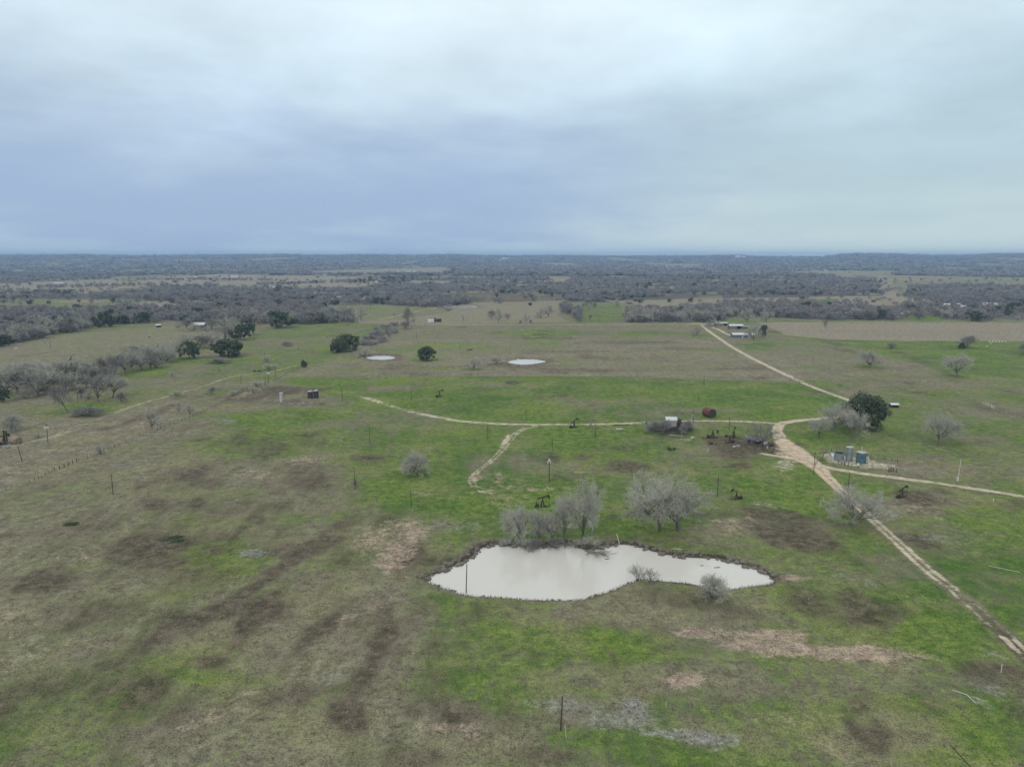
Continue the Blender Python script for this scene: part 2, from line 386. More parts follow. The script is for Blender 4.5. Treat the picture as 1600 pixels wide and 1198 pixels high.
# dark brown weed patches and mown streaks
for a in [(.8, 470, 745, 45, 22), (.75, 420, 700, 50, 14), (.7, 370, 690, 55, 9), (.75, 380, 620, 60, 10), (.65, 380, 790, 80, 16), (.6, 210, 860, 110, 26), (.7, 250, 900, 90, 22), (.65, 120, 820, 110, 14, -12),
          (.75, 150, 960, 90, 20, -8), (.7, 60, 910, 60, 14), (.75, 330, 960, 40, 14, -25), (.78, 265, 990, 80, 16, -28),
          (1.0, 440, 885, 130, 9, -35), (.95, 395, 965, 60, 16, -48), (.95, 590, 1020, 60, 16, -62), (.78, 650, 960, 40, 14, -50), (.75, 500, 985, 55, 14, -40), (.8, 330, 1035, 24, 12),
          (.7, 460, 1085, 45, 18, -20), (.8, 545, 1120, 24, 22), (.6, 510, 850, 40, 8, -25), (.7, 650, 865, 30, 20), (.72, 690, 875, 30, 9),
          (.5, 1230, 826, 78, 26), (.55, 1255, 850, 40, 14), (.75, 1440, 770, 60, 9), (.75, 1445, 785, 45, 8), (.85, 1420, 842, 50, 12, 10), (.85, 1345, 945, 40, 22, 38), (.75, 1270, 945, 50, 24, 30),
          (.8, 1385, 960, 34, 34, 50), (.6, 1000, 925, 120, 10), (.75, 1140, 955, 70, 13, 10), (.7, 1070, 940, 80, 10), (.7, 1180, 700, 60, 12), (.6, 1330, 1100, 26, 16), (.85, 1370, 1155, 36, 26, 40), (.8, 1340, 1140, 30, 12, 40),
          (.65, 1560, 1060, 60, 26), (.6, 1590, 1110, 30, 30), (.6, 890, 920, 60, 6), (.65, 980, 730, 60, 8), (.7, 1100, 805, 50, 7), (.7, 1190, 800, 80, 7, 8), (.6, 830, 1020, 50, 10), (.7, 740, 960, 30, 20, -40),
          (.6, 1500, 690, 60, 8), (.6, 1400, 680, 50, 6), (.6, 1300, 660, 60, 5), (.6, 1550, 640, 90, 6, 10), (.55, 1330, 545, 60, 4, 18), (.6, 1430, 560, 70, 4, 14), (.5, 700, 583, 200, 4), (.55, 1000, 560, 120, 8),
          (.85, 975, 535, 90, 4), (.75, 880, 549, 80, 3), (.7, 1060, 545, 70, 3), (.7, 760, 572, 120, 3), (.75, 960, 578, 150, 3), (.7, 640, 583, 60, 2.5), (.65, 850, 528, 50, 2.5), (.7, 1170, 575, 60, 4), (.6, 600, 570, 50, 3), (.7, 1150, 590, 80, 2), (.8, 1330, 517, 120, 2.0), (.8, 1500, 519, 120, 2.2), (.75, 1440, 524, 90, 1.6), (.7, 1560, 527, 60, 1.5), (.6, 1260, 511, 60, 1.2), (.5, 620, 577, 70, 3), (.5, 500, 607, 60, 3), (.6, 290, 670, 70, 6, -15), (.7, 590, 720, 30, 9), (.6, 490, 690, 30, 10),
          (.65, 1000, 800, 40, 6), (.8, 965, 806, 30, 3), (.6, 890, 748, 40, 6), (.6, 960, 700, 60, 6), (.55, 850, 715, 60, 6), (.75, 1590, 790, 30, 14), (.7, 230, 650, 60, 6, -18), (.7, 410, 610, 60, 8), (.5, 440, 830, 60, 12),
          (.6, 700, 1110, 60, 20), (.7, 860, 1180, 50, 16), (.6, 660, 1185, 60, 20), (.6, 1230, 1010, 60, 8), (.7, 1060, 985, 60, 8)]:
    E_('D', *a[0:5], *(a[5:] or (0.0,)), soft=.8)
for a in [(.1, 1340, 610, 40, 8), (.0, 1040, 840, 110, 20), (.05, 700, 745, 90, 50), (.05, 1200, 750, 70, 20)]:
    E_('D', *a, soft=.7)
# bare pinkish soil
for a in [(.9, 1190, 1006, 80, 17, 6), (.9, 1225, 992, 40, 9, 4), (.98, 1335, 1020, 112, 13, 3), (.85, 1080, 987, 30, 9), (.75, 1068, 1058, 38, 16), (.72, 632, 848, 46, 30, -60), (.55, 590, 835, 44, 22), (.45, 470, 720, 24, 10), (.4, 690, 1135, 50, 9),
          (.45, 740, 1150, 26, 10), (.5, 1140, 812, 40, 5), (.4, 1150, 820, 40, 8), (.6, 1235, 902, 34, 7), (.4, 560, 960, 60, 12, -30), (.4, 330, 1120, 90, 14, -20), (.35, 390, 1090, 50, 16), (.5, 1070, 686, 30, 2), (.5, 660, 772, 20, 5), (.45, 855, 765, 30, 5),
          (.45, 780, 745, 14, 9), (.6, 745, 745, 12, 5), (.5, 400, 740, 24, 9), (.3, 1230, 1120, 100, 12), (.4, 1290, 1165, 60, 10, 30), (.3, 100, 870, 90, 14), (.35, 1260, 625, 1, 1)]:
    E_('P', *a[0:5], *(a[5:] or (0.0,)), soft=.7)
# pale ashy patches
for a in [(.62, 895, 1105, 75, 18, 8), (.85, 990, 1108, 36, 20, 30), (.6, 960, 1130, 60, 16), (.9, 1100, 1152, 55, 13, 6), (.7, 1045, 1145, 40, 8), (.6, 350, 657, 24, 4), (.5, 250, 672, 34, 5), (.5, 1520, 1095, 45, 8, 20), (.55, 1545, 1075, 40, 14, 20),
          (.5, 395, 860, 26, 6), (.7, 985, 745, 8, 1.5), (.7, 895, 726, 14, 2), (.6, 875, 651, 12, 1.6), (.7, 942, 644, 10, 1), (.5, 660, 636, 12, 2), (.55, 1550, 1020, 30, 6, 20), (.6, 470, 630, 30, 3), (.5, 20, 805, 1, 1), (.5, 700, 822, 60, 10),
          (.5, 660, 618, 9, 1.3), (.7, 670, 622, 12, 1), (.5, 1450, 840, 70, 8), (.45, 1330, 905, 60, 10, 10), (.4, 60, 1010, 80, 20), (.45, 500, 1060, 60, 14), (.4, 200, 890, 50, 10), (.6, 1030, 642, 12, 1)]:
    E_('A', *a[0:5], *(a[5:] or (0.0,)), soft=.7)
# dark green clumps
DARKC = [(275, 838, 24, 6, -8), (110, 817, 16, 4, 0)]
# tank pads and yards
E_('R', .62, 1340, 722, 62, 9, 8, soft=.4); E_('R', .55, 1230, 712, 30, 22, 60, soft=.5); E_('D', .6, 1150, 690, 70, 10, 5); E_('D', .7, 1045, 678, 44, 4)
E_('D', .8, 470, 630, 40, 4); E_('R', .35, 700, 505, 30, 1.5); E_('R', .5, 1100, 506, 30, 1.5); E_('A', .5, 1050, 790, 1, 1)
E_('R', .85, 790, 689, 11, 4.5, -60); E_('R', .7, 751, 768, 9, 2.4); E_('R', .62, 741, 748, 7, 5); E_('R', .42, 822, 565, 40, 6, 0, .3); E_('R', .6, 782, 566, 14, 2); E_('D', .7, 1230, 903, 20, 8); E_('R', .4, 715, 479.5, 36, 3.4)
# far fields (base is woodland floor beyond the middle road)
P_('W', .85, [(-1500, 402), (3200, 402), (3200, 470), (3200, 500), (1600, 500), (1200, 500), (975, 502), (975, 478), (1130, 479), (1130, 462), (960, 473), (890, 472), (875, 462), (690, 457), (740, 474), (700, 488), (560, 488), (550, 503), (440, 505), (280, 503), (250, 498), (160, 502), (60, 522), (0, 532), (-1500, 585)])
for v, pts in [(('G', .45, 'T', .25), [(-800, 468), (0, 467), (120, 467), (226, 468), (225, 475), (150, 482), (60, 484), (-800, 484)]),
               (('G', .2, 'T', .7), [(226, 471), (290, 470), (350, 472), (300, 480), (200, 484), (150, 482)]),
               (('G', .1, 'T', .9), [(0, 443), (170, 436), (230, 433), (330, 429), (470, 430), (600, 435), (605, 443), (560, 448), (450, 449), (330, 446), (240, 446), (180, 452), (0, 452)]),
               (('G', .45, 'T', .2), [(180, 432), (260, 430), (230, 438), (190, 440)]),
               (('G', .1, 'T', .95), [(480, 440), (600, 437), (590, 446), (500, 449)]),
               (('G', .3, 'T', .7), [(480, 424), (560, 421), (690, 417), (710, 422), (690, 428), (560, 428), (490, 428)]),
               (('G', .05, 'D', .7), [(690, 457), (875, 461), (885, 469), (800, 472), (735, 472), (720, 465)]),
               (('G', .3, 'T', .6), [(720, 473), (880, 470), (885, 480), (870, 492), (890, 503), (680, 508), (560, 505), (540, 492), (700, 488)]),
               (('G', .6, 'T', .2), [(890, 478), (970, 474), (975, 503), (905, 503), (905, 492)]),
               (('G', .25, 'T', .7), [(880, 462), (965, 470), (1130, 466), (1300, 463), (1400, 462), (1455, 470), (1400, 478), (1210, 471), (1160, 474), (1000, 484), (975, 474)]),
               (('G', .7, 'T', .2), [(1230, 468), (1310, 467), (1300, 474), (1230, 473)]),
               (('G', .1, 'T', .95), [(640, 438), (705, 439), (700, 443), (645, 442)]),
               (('G', .5, 'T', .5), [(1010, 450), (1060, 446), (1060, 452), (1020, 455)]),
               (('G', .4, 'T', .6), [(1230, 424), (1330, 422), (1400, 425), (1390, 432), (1320, 433), (1240, 428)]),
               (('G', .5, 'T', .5), [(1365, 425), (1390, 430), (1600, 433), (1600, 446), (1500, 442), (1420, 446), (1410, 462), (1440, 468), (1390, 466), (1375, 445)]),
               (('G', .1, 'T', .95), [(1370, 430), (1385, 430), (1405, 462), (1440, 475), (1380, 470), (1380, 460)]),
               (('G', .3, 'T', .95), [(860, 433), (885, 431), (890, 437), (870, 440)]),
               (('G', .5, 'T', .5), [(1040, 413), (1095, 412), (1095, 417), (1045, 418)]),
               (('G', .1, 'T', .9), [(0, 421), (60, 421), (30, 424), (0, 424)]),
               (('G', .6, 'T', .3), [(1125, 495), (1200, 497), (1260, 499), (1400, 502), (1560, 498), (1600, 500), (1600, 504), (1125, 504)]),
               (('G', .7, 'T', .2), [(1420, 492), (1470, 492), (1470, 500), (1410, 500)]),
               (('G', .5, 'T', .4), [(520, 478), (600, 476), (690, 480), (700, 488), (620, 500), (540, 498)]),
               (('G', .4, 'T', .5), [(0, 503), (34, 503), (28, 514), (0, 516)]),
               (('A', .9, 'T', .3), [(530, 463), (605, 462), (605, 467), (530, 468)])]:
    P_('W', 0.0, pts); P_(v[0], v[1], pts); P_(v[2], v[3], pts)
rng0 = random.Random(4); CLEARINGS = []
for i in range(70):                                    # small far clearings in the woods
    y = 404 + 22 * rng0.random() ** 0.8; x = rng0.uniform(-100, 1700)
    CLEARINGS.append((x, y, rng0.uniform(6, 32), rng0.uniform(.06, .16), rng0.uniform(.4, 1)))

PREP = []
for it in PAINT:
    if it[0] == 'e':
        _, ch, val, x, y, rx, ry, ang, soft = it
        a = math.radians(ang); ux, uy = math.cos(a) * rx, math.sin(a) * rx; vx, vy = -math.sin(a) * ry, math.cos(a) * ry
        X, Y = G([x, x + ux, x - ux, x + vx, x - vx], [y, y + uy, y - uy, y + vy, y - vy])
        A = np.array([X[1] - X[2], Y[1] - Y[2]]) / 2; B = np.array([X[3] - X[4], Y[3] - Y[4]]) / 2
        M_ = np.array([A, B]).T
        c_ = np.array([(X[1] + X[2] + X[3] + X[4]) / 4, (Y[1] + Y[2] + Y[3] + Y[4]) / 4])
        if abs(np.linalg.det(M_)) < 1e-6: continue
        ext = (1 + soft) * (np.abs(A) + np.abs(B)) * 1.3
        PREP.append(('e', CH.index(ch), val, c_, np.linalg.inv(M_), soft, ext, min(np.hypot(*A), np.hypot(*B))))
    else:
        _, ch, val, pts, soft = it
        X, Y = G([p[0] for p in pts], [p[1] for p in pts])
        PREP.append(('p', CH.index(ch), val, np.stack([X, Y], 1), soft))
rng9 = random.Random(19)
for i in range(230):                                   # narrow openings between the tree belts
    y = rng9.choice([rng9.uniform(426, 440), rng9.uniform(430, 460), rng9.uniform(440, 472)]); x = rng9.uniform(-80, 1680)
    CLEARINGS.append((x, y, rng9.uniform(8, 46), rng9.uniform(.02, .05), rng9.uniform(.35, 1)))
for x, y, rx, rd, tv in CLEARINGS:
    cx, cy = g1(x, y); ax = rx * mpp(x, y)
    for ch, val in (('W', 0.0), ('T', tv)):
        PREP.append(('e', CH.index(ch), val, np.array([cx, cy]), np.array([[1 / ax, 0], [0, 1 / (rd * cy * .5)]]), .3, np.array([ax * 1.6, rd * cy]), ax * .5))
WOOD_Y = 2980.0
def masks(x, y):
    """(n, 8) mask values at world points"""
    x = np.asarray(x, float).ravel(); y = np.asarray(y, float).ravel(); n = len(x)
    M = np.zeros((n, 8)); M[:, 0] = .4
    r = np.hypot(x, y)
    M[:, 5] = .9 * (y > WOOD_Y)
    for it in PREP:
        if it[0] == 'e':
            _, ch, val, c_, inv, soft, ext, size = it
            k = np.nonzero((np.abs(x - c_[0]) < ext[0] * 1.4 + 2) & (np.abs(y - c_[1]) < ext[1] * 1.4 + 2))[0]
            if not len(k): continue
            xx, yy = x[k], y[k]; s_ = max(size, 1.0)
            xx = xx + (vnoise(xx, yy, s_ * 1.3, 11) - .5) * s_ * 1.1; yy = yy + (vnoise(xx, yy, s_ * 1.3, 12) - .5) * s_ * 1.1
            dx, dy = xx - c_[0], yy - c_[1]
            d_ = np.hypot(inv[0, 0] * dx + inv[0, 1] * dy, inv[1, 0] * dx + inv[1, 1] * dy)
            w = 1 - sstep(d_, 1 - soft, 1 + soft)
            M[k, ch] = M[k, ch] * (1 - w) + val * w
        else:
            _, ch, val, poly, soft = it
            if soft:
                b0, b1 = poly.min(0) - 3 * soft, poly.max(0) + 3 * soft; kk = np.nonzero((x >= b0[0]) & (x <= b1[0]) & (y >= b0[1]) & (y <= b1[1]))[0]
                if not len(kk): continue
                s_ = poly_sd(x[kk], y[kk], poly) + (vnoise(x[kk], y[kk], 40, 21) - .5) * soft * 3
                w = 1 - sstep(s_, -soft, soft); M[kk, ch] = M[kk, ch] * (1 - w) + val * w
            else:
                b0, b1 = poly.min(0), poly.max(0); kk = np.nonzero((x >= b0[0]) & (x <= b1[0]) & (y >= b0[1]) & (y <= b1[1]))[0]
                kk = kk[in_poly(x[kk], y[kk], poly)]; M[kk, ch] = val
    near = 1 - sstep(r, 1200, 2500)
    M[:, 0] = np.clip(M[:, 0] + near * ((vnoise(x, y, 45, 31) - .5) * .36 + (vnoise(x * .6, y * 1.5, 22, 35) - .5) * .2), 0, 1)
    M[:, 1] = np.clip(M[:, 1] + near * (np.maximum(vnoise(x, y, 30, 33) - .58, 0) * 1.9 + np.maximum(vnoise(x, y * .8, 15, 233) - .56, 0) * 1.9), 0, 1)
    M[:, 2] = np.clip(M[:, 2] + near * np.maximum(vnoise(x, y * .7, 26, 133) - .62, 0) * 1.6, 0, 1)
    return M

# ground material, shared by the ground and (through the dirt masks) by the tracks laid on it
def ground_material(name='pasture'):
    m_ = bpy.data.materials.new(name); m_.use_nodes = True; T = NT(m_.node_tree)
    b = m_.node_tree.nodes['Principled BSDF']
    geo = T.new('ShaderNodeNewGeometry'); pos = geo.outputs['Position']
    px_, py_, pz_ = T.sep(pos); P2 = T.comb(px_, py_, 0)
    A1 = T.new('ShaderNodeVertexColor', layer_name='mA'); A2 = T.new('ShaderNodeVertexColor', layer_name='mB')
    s1 = T.new('ShaderNodeSeparateColor'); T.put(s1.inputs[0], A1.outputs[0]); s2 = T.new('ShaderNodeSeparateColor'); T.put(s2.inputs[0], A2.outputs[0])
    g_, d_, p_ = s1.outputs; a_ = A1.outputs[1]; t_, w_, r_ = s2.outputs; k_ = A2.outputs[1]
    mp = T.new('ShaderNodeMapping'); T.put(mp.inputs[0], P2); mp.inputs['Rotation'].default_value = (0, 0, STREAK)
    mp.inputs['Scale'].default_value = (1.0, 0.22, 1)
    big = T.noise(P2, 0.021, 5, 0.62, .3); med = T.noise(P2, 0.11, 6, 0.68); strk = T.noise(mp.outputs[0], 0.16, 5, 0.66)
    fine = T.noise(P2, 1.0, 6, 0.8); tiny = T.noise(P2, 3.2, 3, 0.75); mott = T.noise(P2, 0.33, 5, 0.7, .4)
    def amp(n, k): return T.m('MULTIPLY', T.m('SUBTRACT', n, 0.5), k)
    def thr(mask, lo, hi, ks):
        v = mask
        for n, k in ks: v = T.m('ADD', v, amp(n, k))
        return T.ss(v, lo, hi)
    gf = thr(g_, .27, .80, [(big, 1.0), (med, 1.1), (fine, 1.25), (strk, .7), (tiny, .8), (mott, .8)])
    dry = T.mix(T.ss(T.m('ADD', T.m('MULTIPLY', med, .5), T.m('MULTIPLY', mott, .5)), .36, .66), (.118, .108, .066), (.232, .208, .148))
    dry = T.mix(T.m('MULTIPLY', T.ss(T.noise(T.vm('ADD', P2, (9, 83, 0)), .09, 6, .7), .46, .6), .7), dry, T.mix(fine, (.105, .088, .062), (.20, .172, .132)))
    grn = T.mix(T.ss(T.m('ADD', T.m('MULTIPLY', big, .5), T.m('MULTIPLY', mott, .5)), .38, .64), (.052, .106, .021), (.138, .180, .042))
    c = T.mix(gf, dry, grn)
    yl = T.m('MULTIPLY', T.ss(T.noise(T.vm('ADD', P2, (51, 17, 0)), .045, 6, .68), .47, .66), .55)
    c = T.mix(yl, c, (.190, .180, .090))
    df = T.m('MULTIPLY', thr(d_, .36, .98, [(med, 1.2), (strk, 1.3), (fine, 1.1), (big, .6), (mott, .9)]), .86)
    c = T.mix(df, c, T.mix(T.ss(mott, .35, .65), (.055, .046, .032), (.118, .092, .070)))
    tf = T.m('MULTIPLY', thr(t_, .22, .9, [(med, .7), (fine, .5), (strk, .3)]), .85)
    c = T.mix(tf, c, T.mix(T.ss(mott, .35, .65), (.185, .160, .115), (.285, .245, .178)))
    pf = T.m('MULTIPLY', thr(p_, .26, .85, [(med, 1.0), (fine, 1.0), (mott, 1.1)]), .85)
    c = T.mix(pf, c, T.mix(T.ss(mott, .3, .7), (.235, .18, .135), (.345, .265, .205)))
    af = T.m('MULTIPLY', thr(a_, .30, .95, [(med, .9), (fine, 1.2), (mott, 1.1)]), .85)
    c = T.mix(af, c, T.mix(fine, (.12, .115, .105), (.30, .285, .27)))
    wf = thr(w_, .35, .65, [(med, .3)])
    c = T.mix(wf, c, T.mix(mott, (.070, .064, .055), (.12, .108, .092)))
    rf = thr(r_, .30, .78, [(fine, .8), (mott, .8), (tiny, .4)])
    dirt = T.mix(T.ss(mott, .3, .7), (.33, .285, .205), (.47, .415, .315))
    dirt = T.mix(T.m('MULTIPLY', k_, 1.0), dirt, T.mix(T.ss(mott, .3, .7), (.40, .305, .215), (.52, .405, .295)))
    c = T.mix(rf, c, dirt)
    sh = T.m('ADD', T.m('ADD', 1.0, amp(fine, 2.5)), T.m('ADD', amp(tiny, 3.0), amp(mott, .9)))
    sh = T.m('MAXIMUM', T.m('ADD', 1.0, T.m('MULTIPLY', T.m('SUBTRACT', sh, 1.0), T.m('SUBTRACT', 1.0, T.m('MULTIPLY', rf, .6)))), .25)
    c = T.vm('MULTIPLY', c, T.comb(sh, sh, sh))
    T.put(b.inputs['Base Color'], c); b.inputs['Roughness'].default_value = 1.0; b.inputs['Specular IOR Level'].default_value = 0.05
    bp = T.new('ShaderNodeBump'); bp.inputs['Strength'].default_value = .5; bp.inputs['Distance'].default_value = .25
    T.put(bp.inputs['Height'], T.m('ADD', fine, T.m('MULTIPLY', mott, 1.5))); m_.node_tree.links.new(bp.outputs[0], b.inputs['Normal'])
    return m_
(sxa, sya), (sxb, syb) = g1(330, 930), g1(540, 815)
STREAK = -(math.atan2(syb - sya, sxb - sxa) - math.pi / 2)
GMAT = ground_material()
def pack(M): return {'mA': M[:, [0, 1, 2, 3]], 'mB': M[:, [4, 5, 6, 7]]}

# one sheet to the horizon, finer towards the front
th_front = np.linspace(math.radians(-47), math.radians(47), 660)
th_back = np.linspace(math.radians(47), math.radians(313), 70)[1:-1]
TH = np.concatenate([th_front, th_back]); nT = len(TH)
RR = np.concatenate([[12, 30, 50, 65], np.exp(np.arange(math.log(78), math.log(900), .0052)), np.exp(np.arange(math.log(900), math.log(13500), .011))])
tt, rr_ = np.meshgrid(TH, RR); GX = (np.sin(tt) * rr_).ravel(); GY = (np.cos(tt) * rr_).ravel()
GX = np.append(GX, 0.0); GY = np.append(GY, 0.0)
Mg = masks(GX, GY)
# bank mud round the ponds
def bank_masks(M, x, y):
    for p_ in PONDS:
        x0, y0, x1, y1 = p_['bb']; k = np.nonzero((x > x0 - 12) & (x < x1 + 12) & (y > y0 - 12) & (y < y1 + 12))[0]
        if not len(k): continue
        s_ = poly_sd(x[k], y[k], p_['poly']); ex = (1.0 if p_['label'] == 'main' else 2.6) + (1.6 if p_['label'] == 'main' else 0) * sstep(y[k] - p_['poly'][:, 1].mean(), -4, 6) + 1.2 * (vnoise(x[k], y[k], 4, 90) - .5)
        w = (1 - sstep(s_, 0.3 * p_['bank'] * ex, 2.3 * p_['bank'] * ex))
        M[k, 1] = M[k, 1] * (1 - w) + w * 1.0; M[k, 0] *= (1 - w); M[k, 3] = M[k, 3] * (1 - w) + w * .25
    return M
Mg = bank_masks(Mg, GX, GY)
for (px, py, rx, ry, an) in DARKC:
    pass
GZ = zg(GX, GY)
nR = len(RR); i0 = np.arange(nR - 1)[:, None] * nT; j0 = np.arange(nT)[None, :]; j1 = (j0 + 1) % nT
Fq = np.stack([i0 + j0, i0 + nT + j0, i0 + nT + j1, i0 + j1], -1).reshape(-1, 4)
cap = np.array([[len(GX) - 1, a, (a + 1) % nT, (a + 1) % nT] for a in range(nT)])
Vg = np.stack([GX, GY, GZ], 1)
me = np_mesh('ground', Vg, Fq, GMAT, True, pack(Mg))
ground = link('ground', me); tag(ground, 'patchy winter pasture reaching to the low hills on the horizon', 'ground', kind='structure')

# water
def water_mat(name, col, rough):
    m_ = bpy.data.materials.new(name); m_.use_nodes = True; T = NT(m_.node_tree); b = m_.node_tree.nodes['Principled BSDF']
    geo = T.new('ShaderNodeNewGeometry'); pos = geo.outputs['Position']
    n = T.noise(pos, .06, 3, .5); T.put(b.inputs['Base Color'], T.mix(n, col, tuple(c * .9 for c in col)))
    b.inputs['Roughness'].default_value = rough; b.inputs['IOR'].default_value = 1.33
    bp = T.new('ShaderNodeBump'); bp.inputs['Strength'].default_value = .06; bp.inputs['Distance'].default_value = .03
    T.put(bp.inputs['Height'], T.noise(pos, 1.6, 3, .6)); m_.node_tree.links.new(bp.outputs[0], b.inputs['Normal'])
    return m_
WM = water_mat('silty_water', (.525, .503, .452), .05)
WL = {'main': 'wide still pond of pale silty water below the bare grey trees', 'small west': 'small oval stock pond left of the lone round oak',
      'small middle': 'small oval stock pond with a pale clay rim in the middle field', 'far': 'narrow far pond below the brown ploughed field'}
for p_ in PONDS:
    Q = p_['poly']; c_ = Q.mean(0); off = Q - c_; L = np.hypot(off[:, 0], off[:, 1])[:, None]
    Q2 = c_ + off * (1 + .6 * p_['bank'] / L)
    bm = bmesh.new(); vs = [bm.verts.new((q[0], q[1], p_['level'])) for q in Q2]; f = bm.faces.new(vs)
    bmesh.ops.triangulate(bm, faces=[f]); bmesh.ops.recalc_face_normals(bm, faces=bm.faces)
    for f in bm.faces:
        if f.normal.z < 0: f.normal_flip()
    me = bpy.data.meshes.new('pond_water'); bm.to_mesh(me); bm.free(); me.materials.append(WM)
    tag(link('pond_water', me), WL[p_['label']], 'pond', kind='structure')

# dirt roads and tracks draped on the ground
def road(name, pts, width, label, strength=.95, pink=0.0, ruts=0.0, mud=0.0, seed=0, fade=(0, 0), wobble=.25, lift=.07):
    """pts photo pixels of the centre line; width in metres (number or list)"""
    X, Y = G([p[0] for p in pts], [p[1] for p in pts]); P = np.stack([X, Y], 1)
    wd = np.array(width if hasattr(width, '__len__') else [width] * len(P), float)
    rt = np.array(ruts if hasattr(ruts, '__len__') else [float(ruts)] * len(P), float); md = np.array(mud if hasattr(mud, '__len__') else [mud] * len(P), float)
    pk = np.array(pink if hasattr(pink, '__len__') else [pink] * len(P), float)
    # Catmull-Rom
    Q, Wd, Pk, Rt, Md = [], [], [], [], []
    for i in range(len(P) - 1):
        p0, p1, p2, p3 = P[max(i - 1, 0)], P[i], P[i + 1], P[min(i + 2, len(P) - 1)]
        L = np.hypot(*(p2 - p1)); st = max(1.2, .006 * np.hypot(*p1)); k = max(2, int(L / st))
        for j in range(k):
            t = j / k; t2, t3 = t * t, t ** 3
            Q.append(.5 * ((2 * p1) + (-p0 + p2) * t + (2 * p0 - 5 * p1 + 4 * p2 - p3) * t2 + (-p0 + 3 * p1 - 3 * p2 + p3) * t3))
            Wd.append(wd[i] + (wd[i + 1] - wd[i]) * t); Pk.append(pk[i] + (pk[i + 1] - pk[i]) * t); Rt.append(rt[i] + (rt[i + 1] - rt[i]) * t); Md.append(md[i] + (md[i + 1] - md[i]) * t)
    Q.append(P[-1]); Wd.append(wd[-1]); Pk.append(pk[-1]); Rt.append(rt[-1]); Md.append(md[-1]); Q, Wd, Pk = np.array(Q), np.array(Wd), np.array(Pk)
    tg = np.gradient(Q, axis=0); tg /= (np.hypot(tg[:, 0], tg[:, 1])[:, None] + 1e-9); nn = np.stack([-tg[:, 1], tg[:, 0]], 1)
    s_ = np.concatenate([[0], np.cumsum(np.hypot(*np.diff(Q, axis=0).T))])
    Q = Q + nn * ((vnoise(s_, s_ * 0 + seed, 14, 40 + seed) - .5) * wobble * Wd)[:, None]
    us = np.array([-.95, -.72, -.5, -.34, -.17, 0, .17, .34, .5, .72, .95]); m_ = len(us)
    V = Q[:, None, :] + nn[:, None, :] * (us[None, :, None] * Wd[:, None, None])
    V = V.reshape(-1, 2); U = np.tile(us, len(Q)); S = np.repeat(s_, m_)
    z = zg(V[:, 0], V[:, 1]) + lift * (1 - (np.abs(U) / .95) ** 2) + .02
    M = masks(V[:, 0], V[:, 1]); M = bank_masks(M, V[:, 0], V[:, 1])
    Rt = np.repeat(Rt, m_); Md = np.repeat(Md, m_)
    prof = Rt * np.interp(np.abs(U), [0, .1, .25, .45, .6, .8], [.12, .3, 1, 1, .3, 0]) + (1 - Rt) * np.interp(np.abs(U), [0, .12, .3, .46, .62, .85], [.72, .85, 1, .92, .4, 0])
    L = s_[-1]; fd = np.ones_like(S)
    if fade[0]: fd *= sstep(S, 0, fade[0])
    if fade[1]: fd *= sstep(L - S, 0, fade[1])
    var = 1 - .35 * sstep(vnoise(S, U * 3, 11, 60 + seed), .5, .8) * (0.3 + .7 * (np.abs(U) > .1))
    M[:, 6] = np.maximum(M[:, 6], np.clip(prof * strength * fd * var, 0, 1)); M[:, 7] = np.repeat(Pk, m_); M[:, 5] = 0
    blot = sstep(vnoise(S, U * 6, 7, 160 + seed), .35, .6) * Md; M[:, 6] *= 1 - .75 * blot; k_ = np.abs(U) < .8; M[:, 1] = np.where(k_, np.maximum(M[:, 1], Md * 1.1), M[:, 1]); M[:, 0] *= np.where(k_, 1 - .6 * Md, 1)
    n = len(Q); ii = np.arange(n - 1)[:, None] * m_; jj = np.arange(m_ - 1)[None, :]
    F = np.stack([ii + jj, ii + jj + 1, ii + m_ + jj + 1, ii + m_ + jj], -1).reshape(-1, 4)[:, ::-1]
    me = np_mesh(name, np.stack([V[:, 0], V[:, 1], z], 1), F, GMAT, True, pack(M))
    return tag(link(name, me), label, 'track', kind='structure')
road('dirt_road', [(1660, 1075), (1600, 1020), (1545, 968), (1490, 922), (1440, 882), (1395, 840), (1350, 800), (1318, 770), (1290, 743), (1268, 724), (1240, 704), (1222, 688), (1214, 674), (1222, 662), (1245, 657.5), (1272, 655), (1310, 651), (1340, 644), (1348, 636), (1332, 627)],
     [3.0, 3.0, 3.0, 3.0, 3.0, 2.8, 2.8, 3.2, 3.8, 6.5, 8, 6, 4.4, 4.0, 3.6, 3.4, 3.2, 3.2, 3.2, 3.2], 'pinkish caliche road running from the lower right corner up past the tanks', .98,
     [.0, .0, .0, .05, .1, .1, .15, .5, .7, .75, .75, .7, .6, .45, .35, .3, .25, .2, .15, .1], seed=1, ruts=[.8, .8, .8, .75, .7, .7, .6, .5, .2, 0, 0, 0, 0, 0, 0, 0, 0, 0, .1, .2], mud=[.8, .75, .6, .45, .35, .25, .3, .15, 0, 0, 0, 0, 0, 0, 0, 0, 0, 0, 0, 0])
road('dirt_road', [(1332, 627), (1300, 616), (1260, 600.5), (1225, 584), (1180, 562), (1145, 543), (1120, 526), (1103, 514), (1096, 507.5)],
     3.4, 'straight pale road climbing to the farmyard at the tree belt', .98, .1, seed=2, wobble=.08)
road('dirt_road', [(1262, 722), (1300, 732), (1350, 740), (1400, 746.5), (1450, 753), (1500, 760), (1560, 769), (1600, 776), (1680, 789)],
     [4.0, 3.0, 2.7, 2.7, 2.7, 2.7, 2.5, 2.3, 2.3], 'cream gravel road leaving the tanks towards the right edge', .98, [.7, .3, .15, .1, .1, .1, 0, 0, 0], seed=3, wobble=.12)
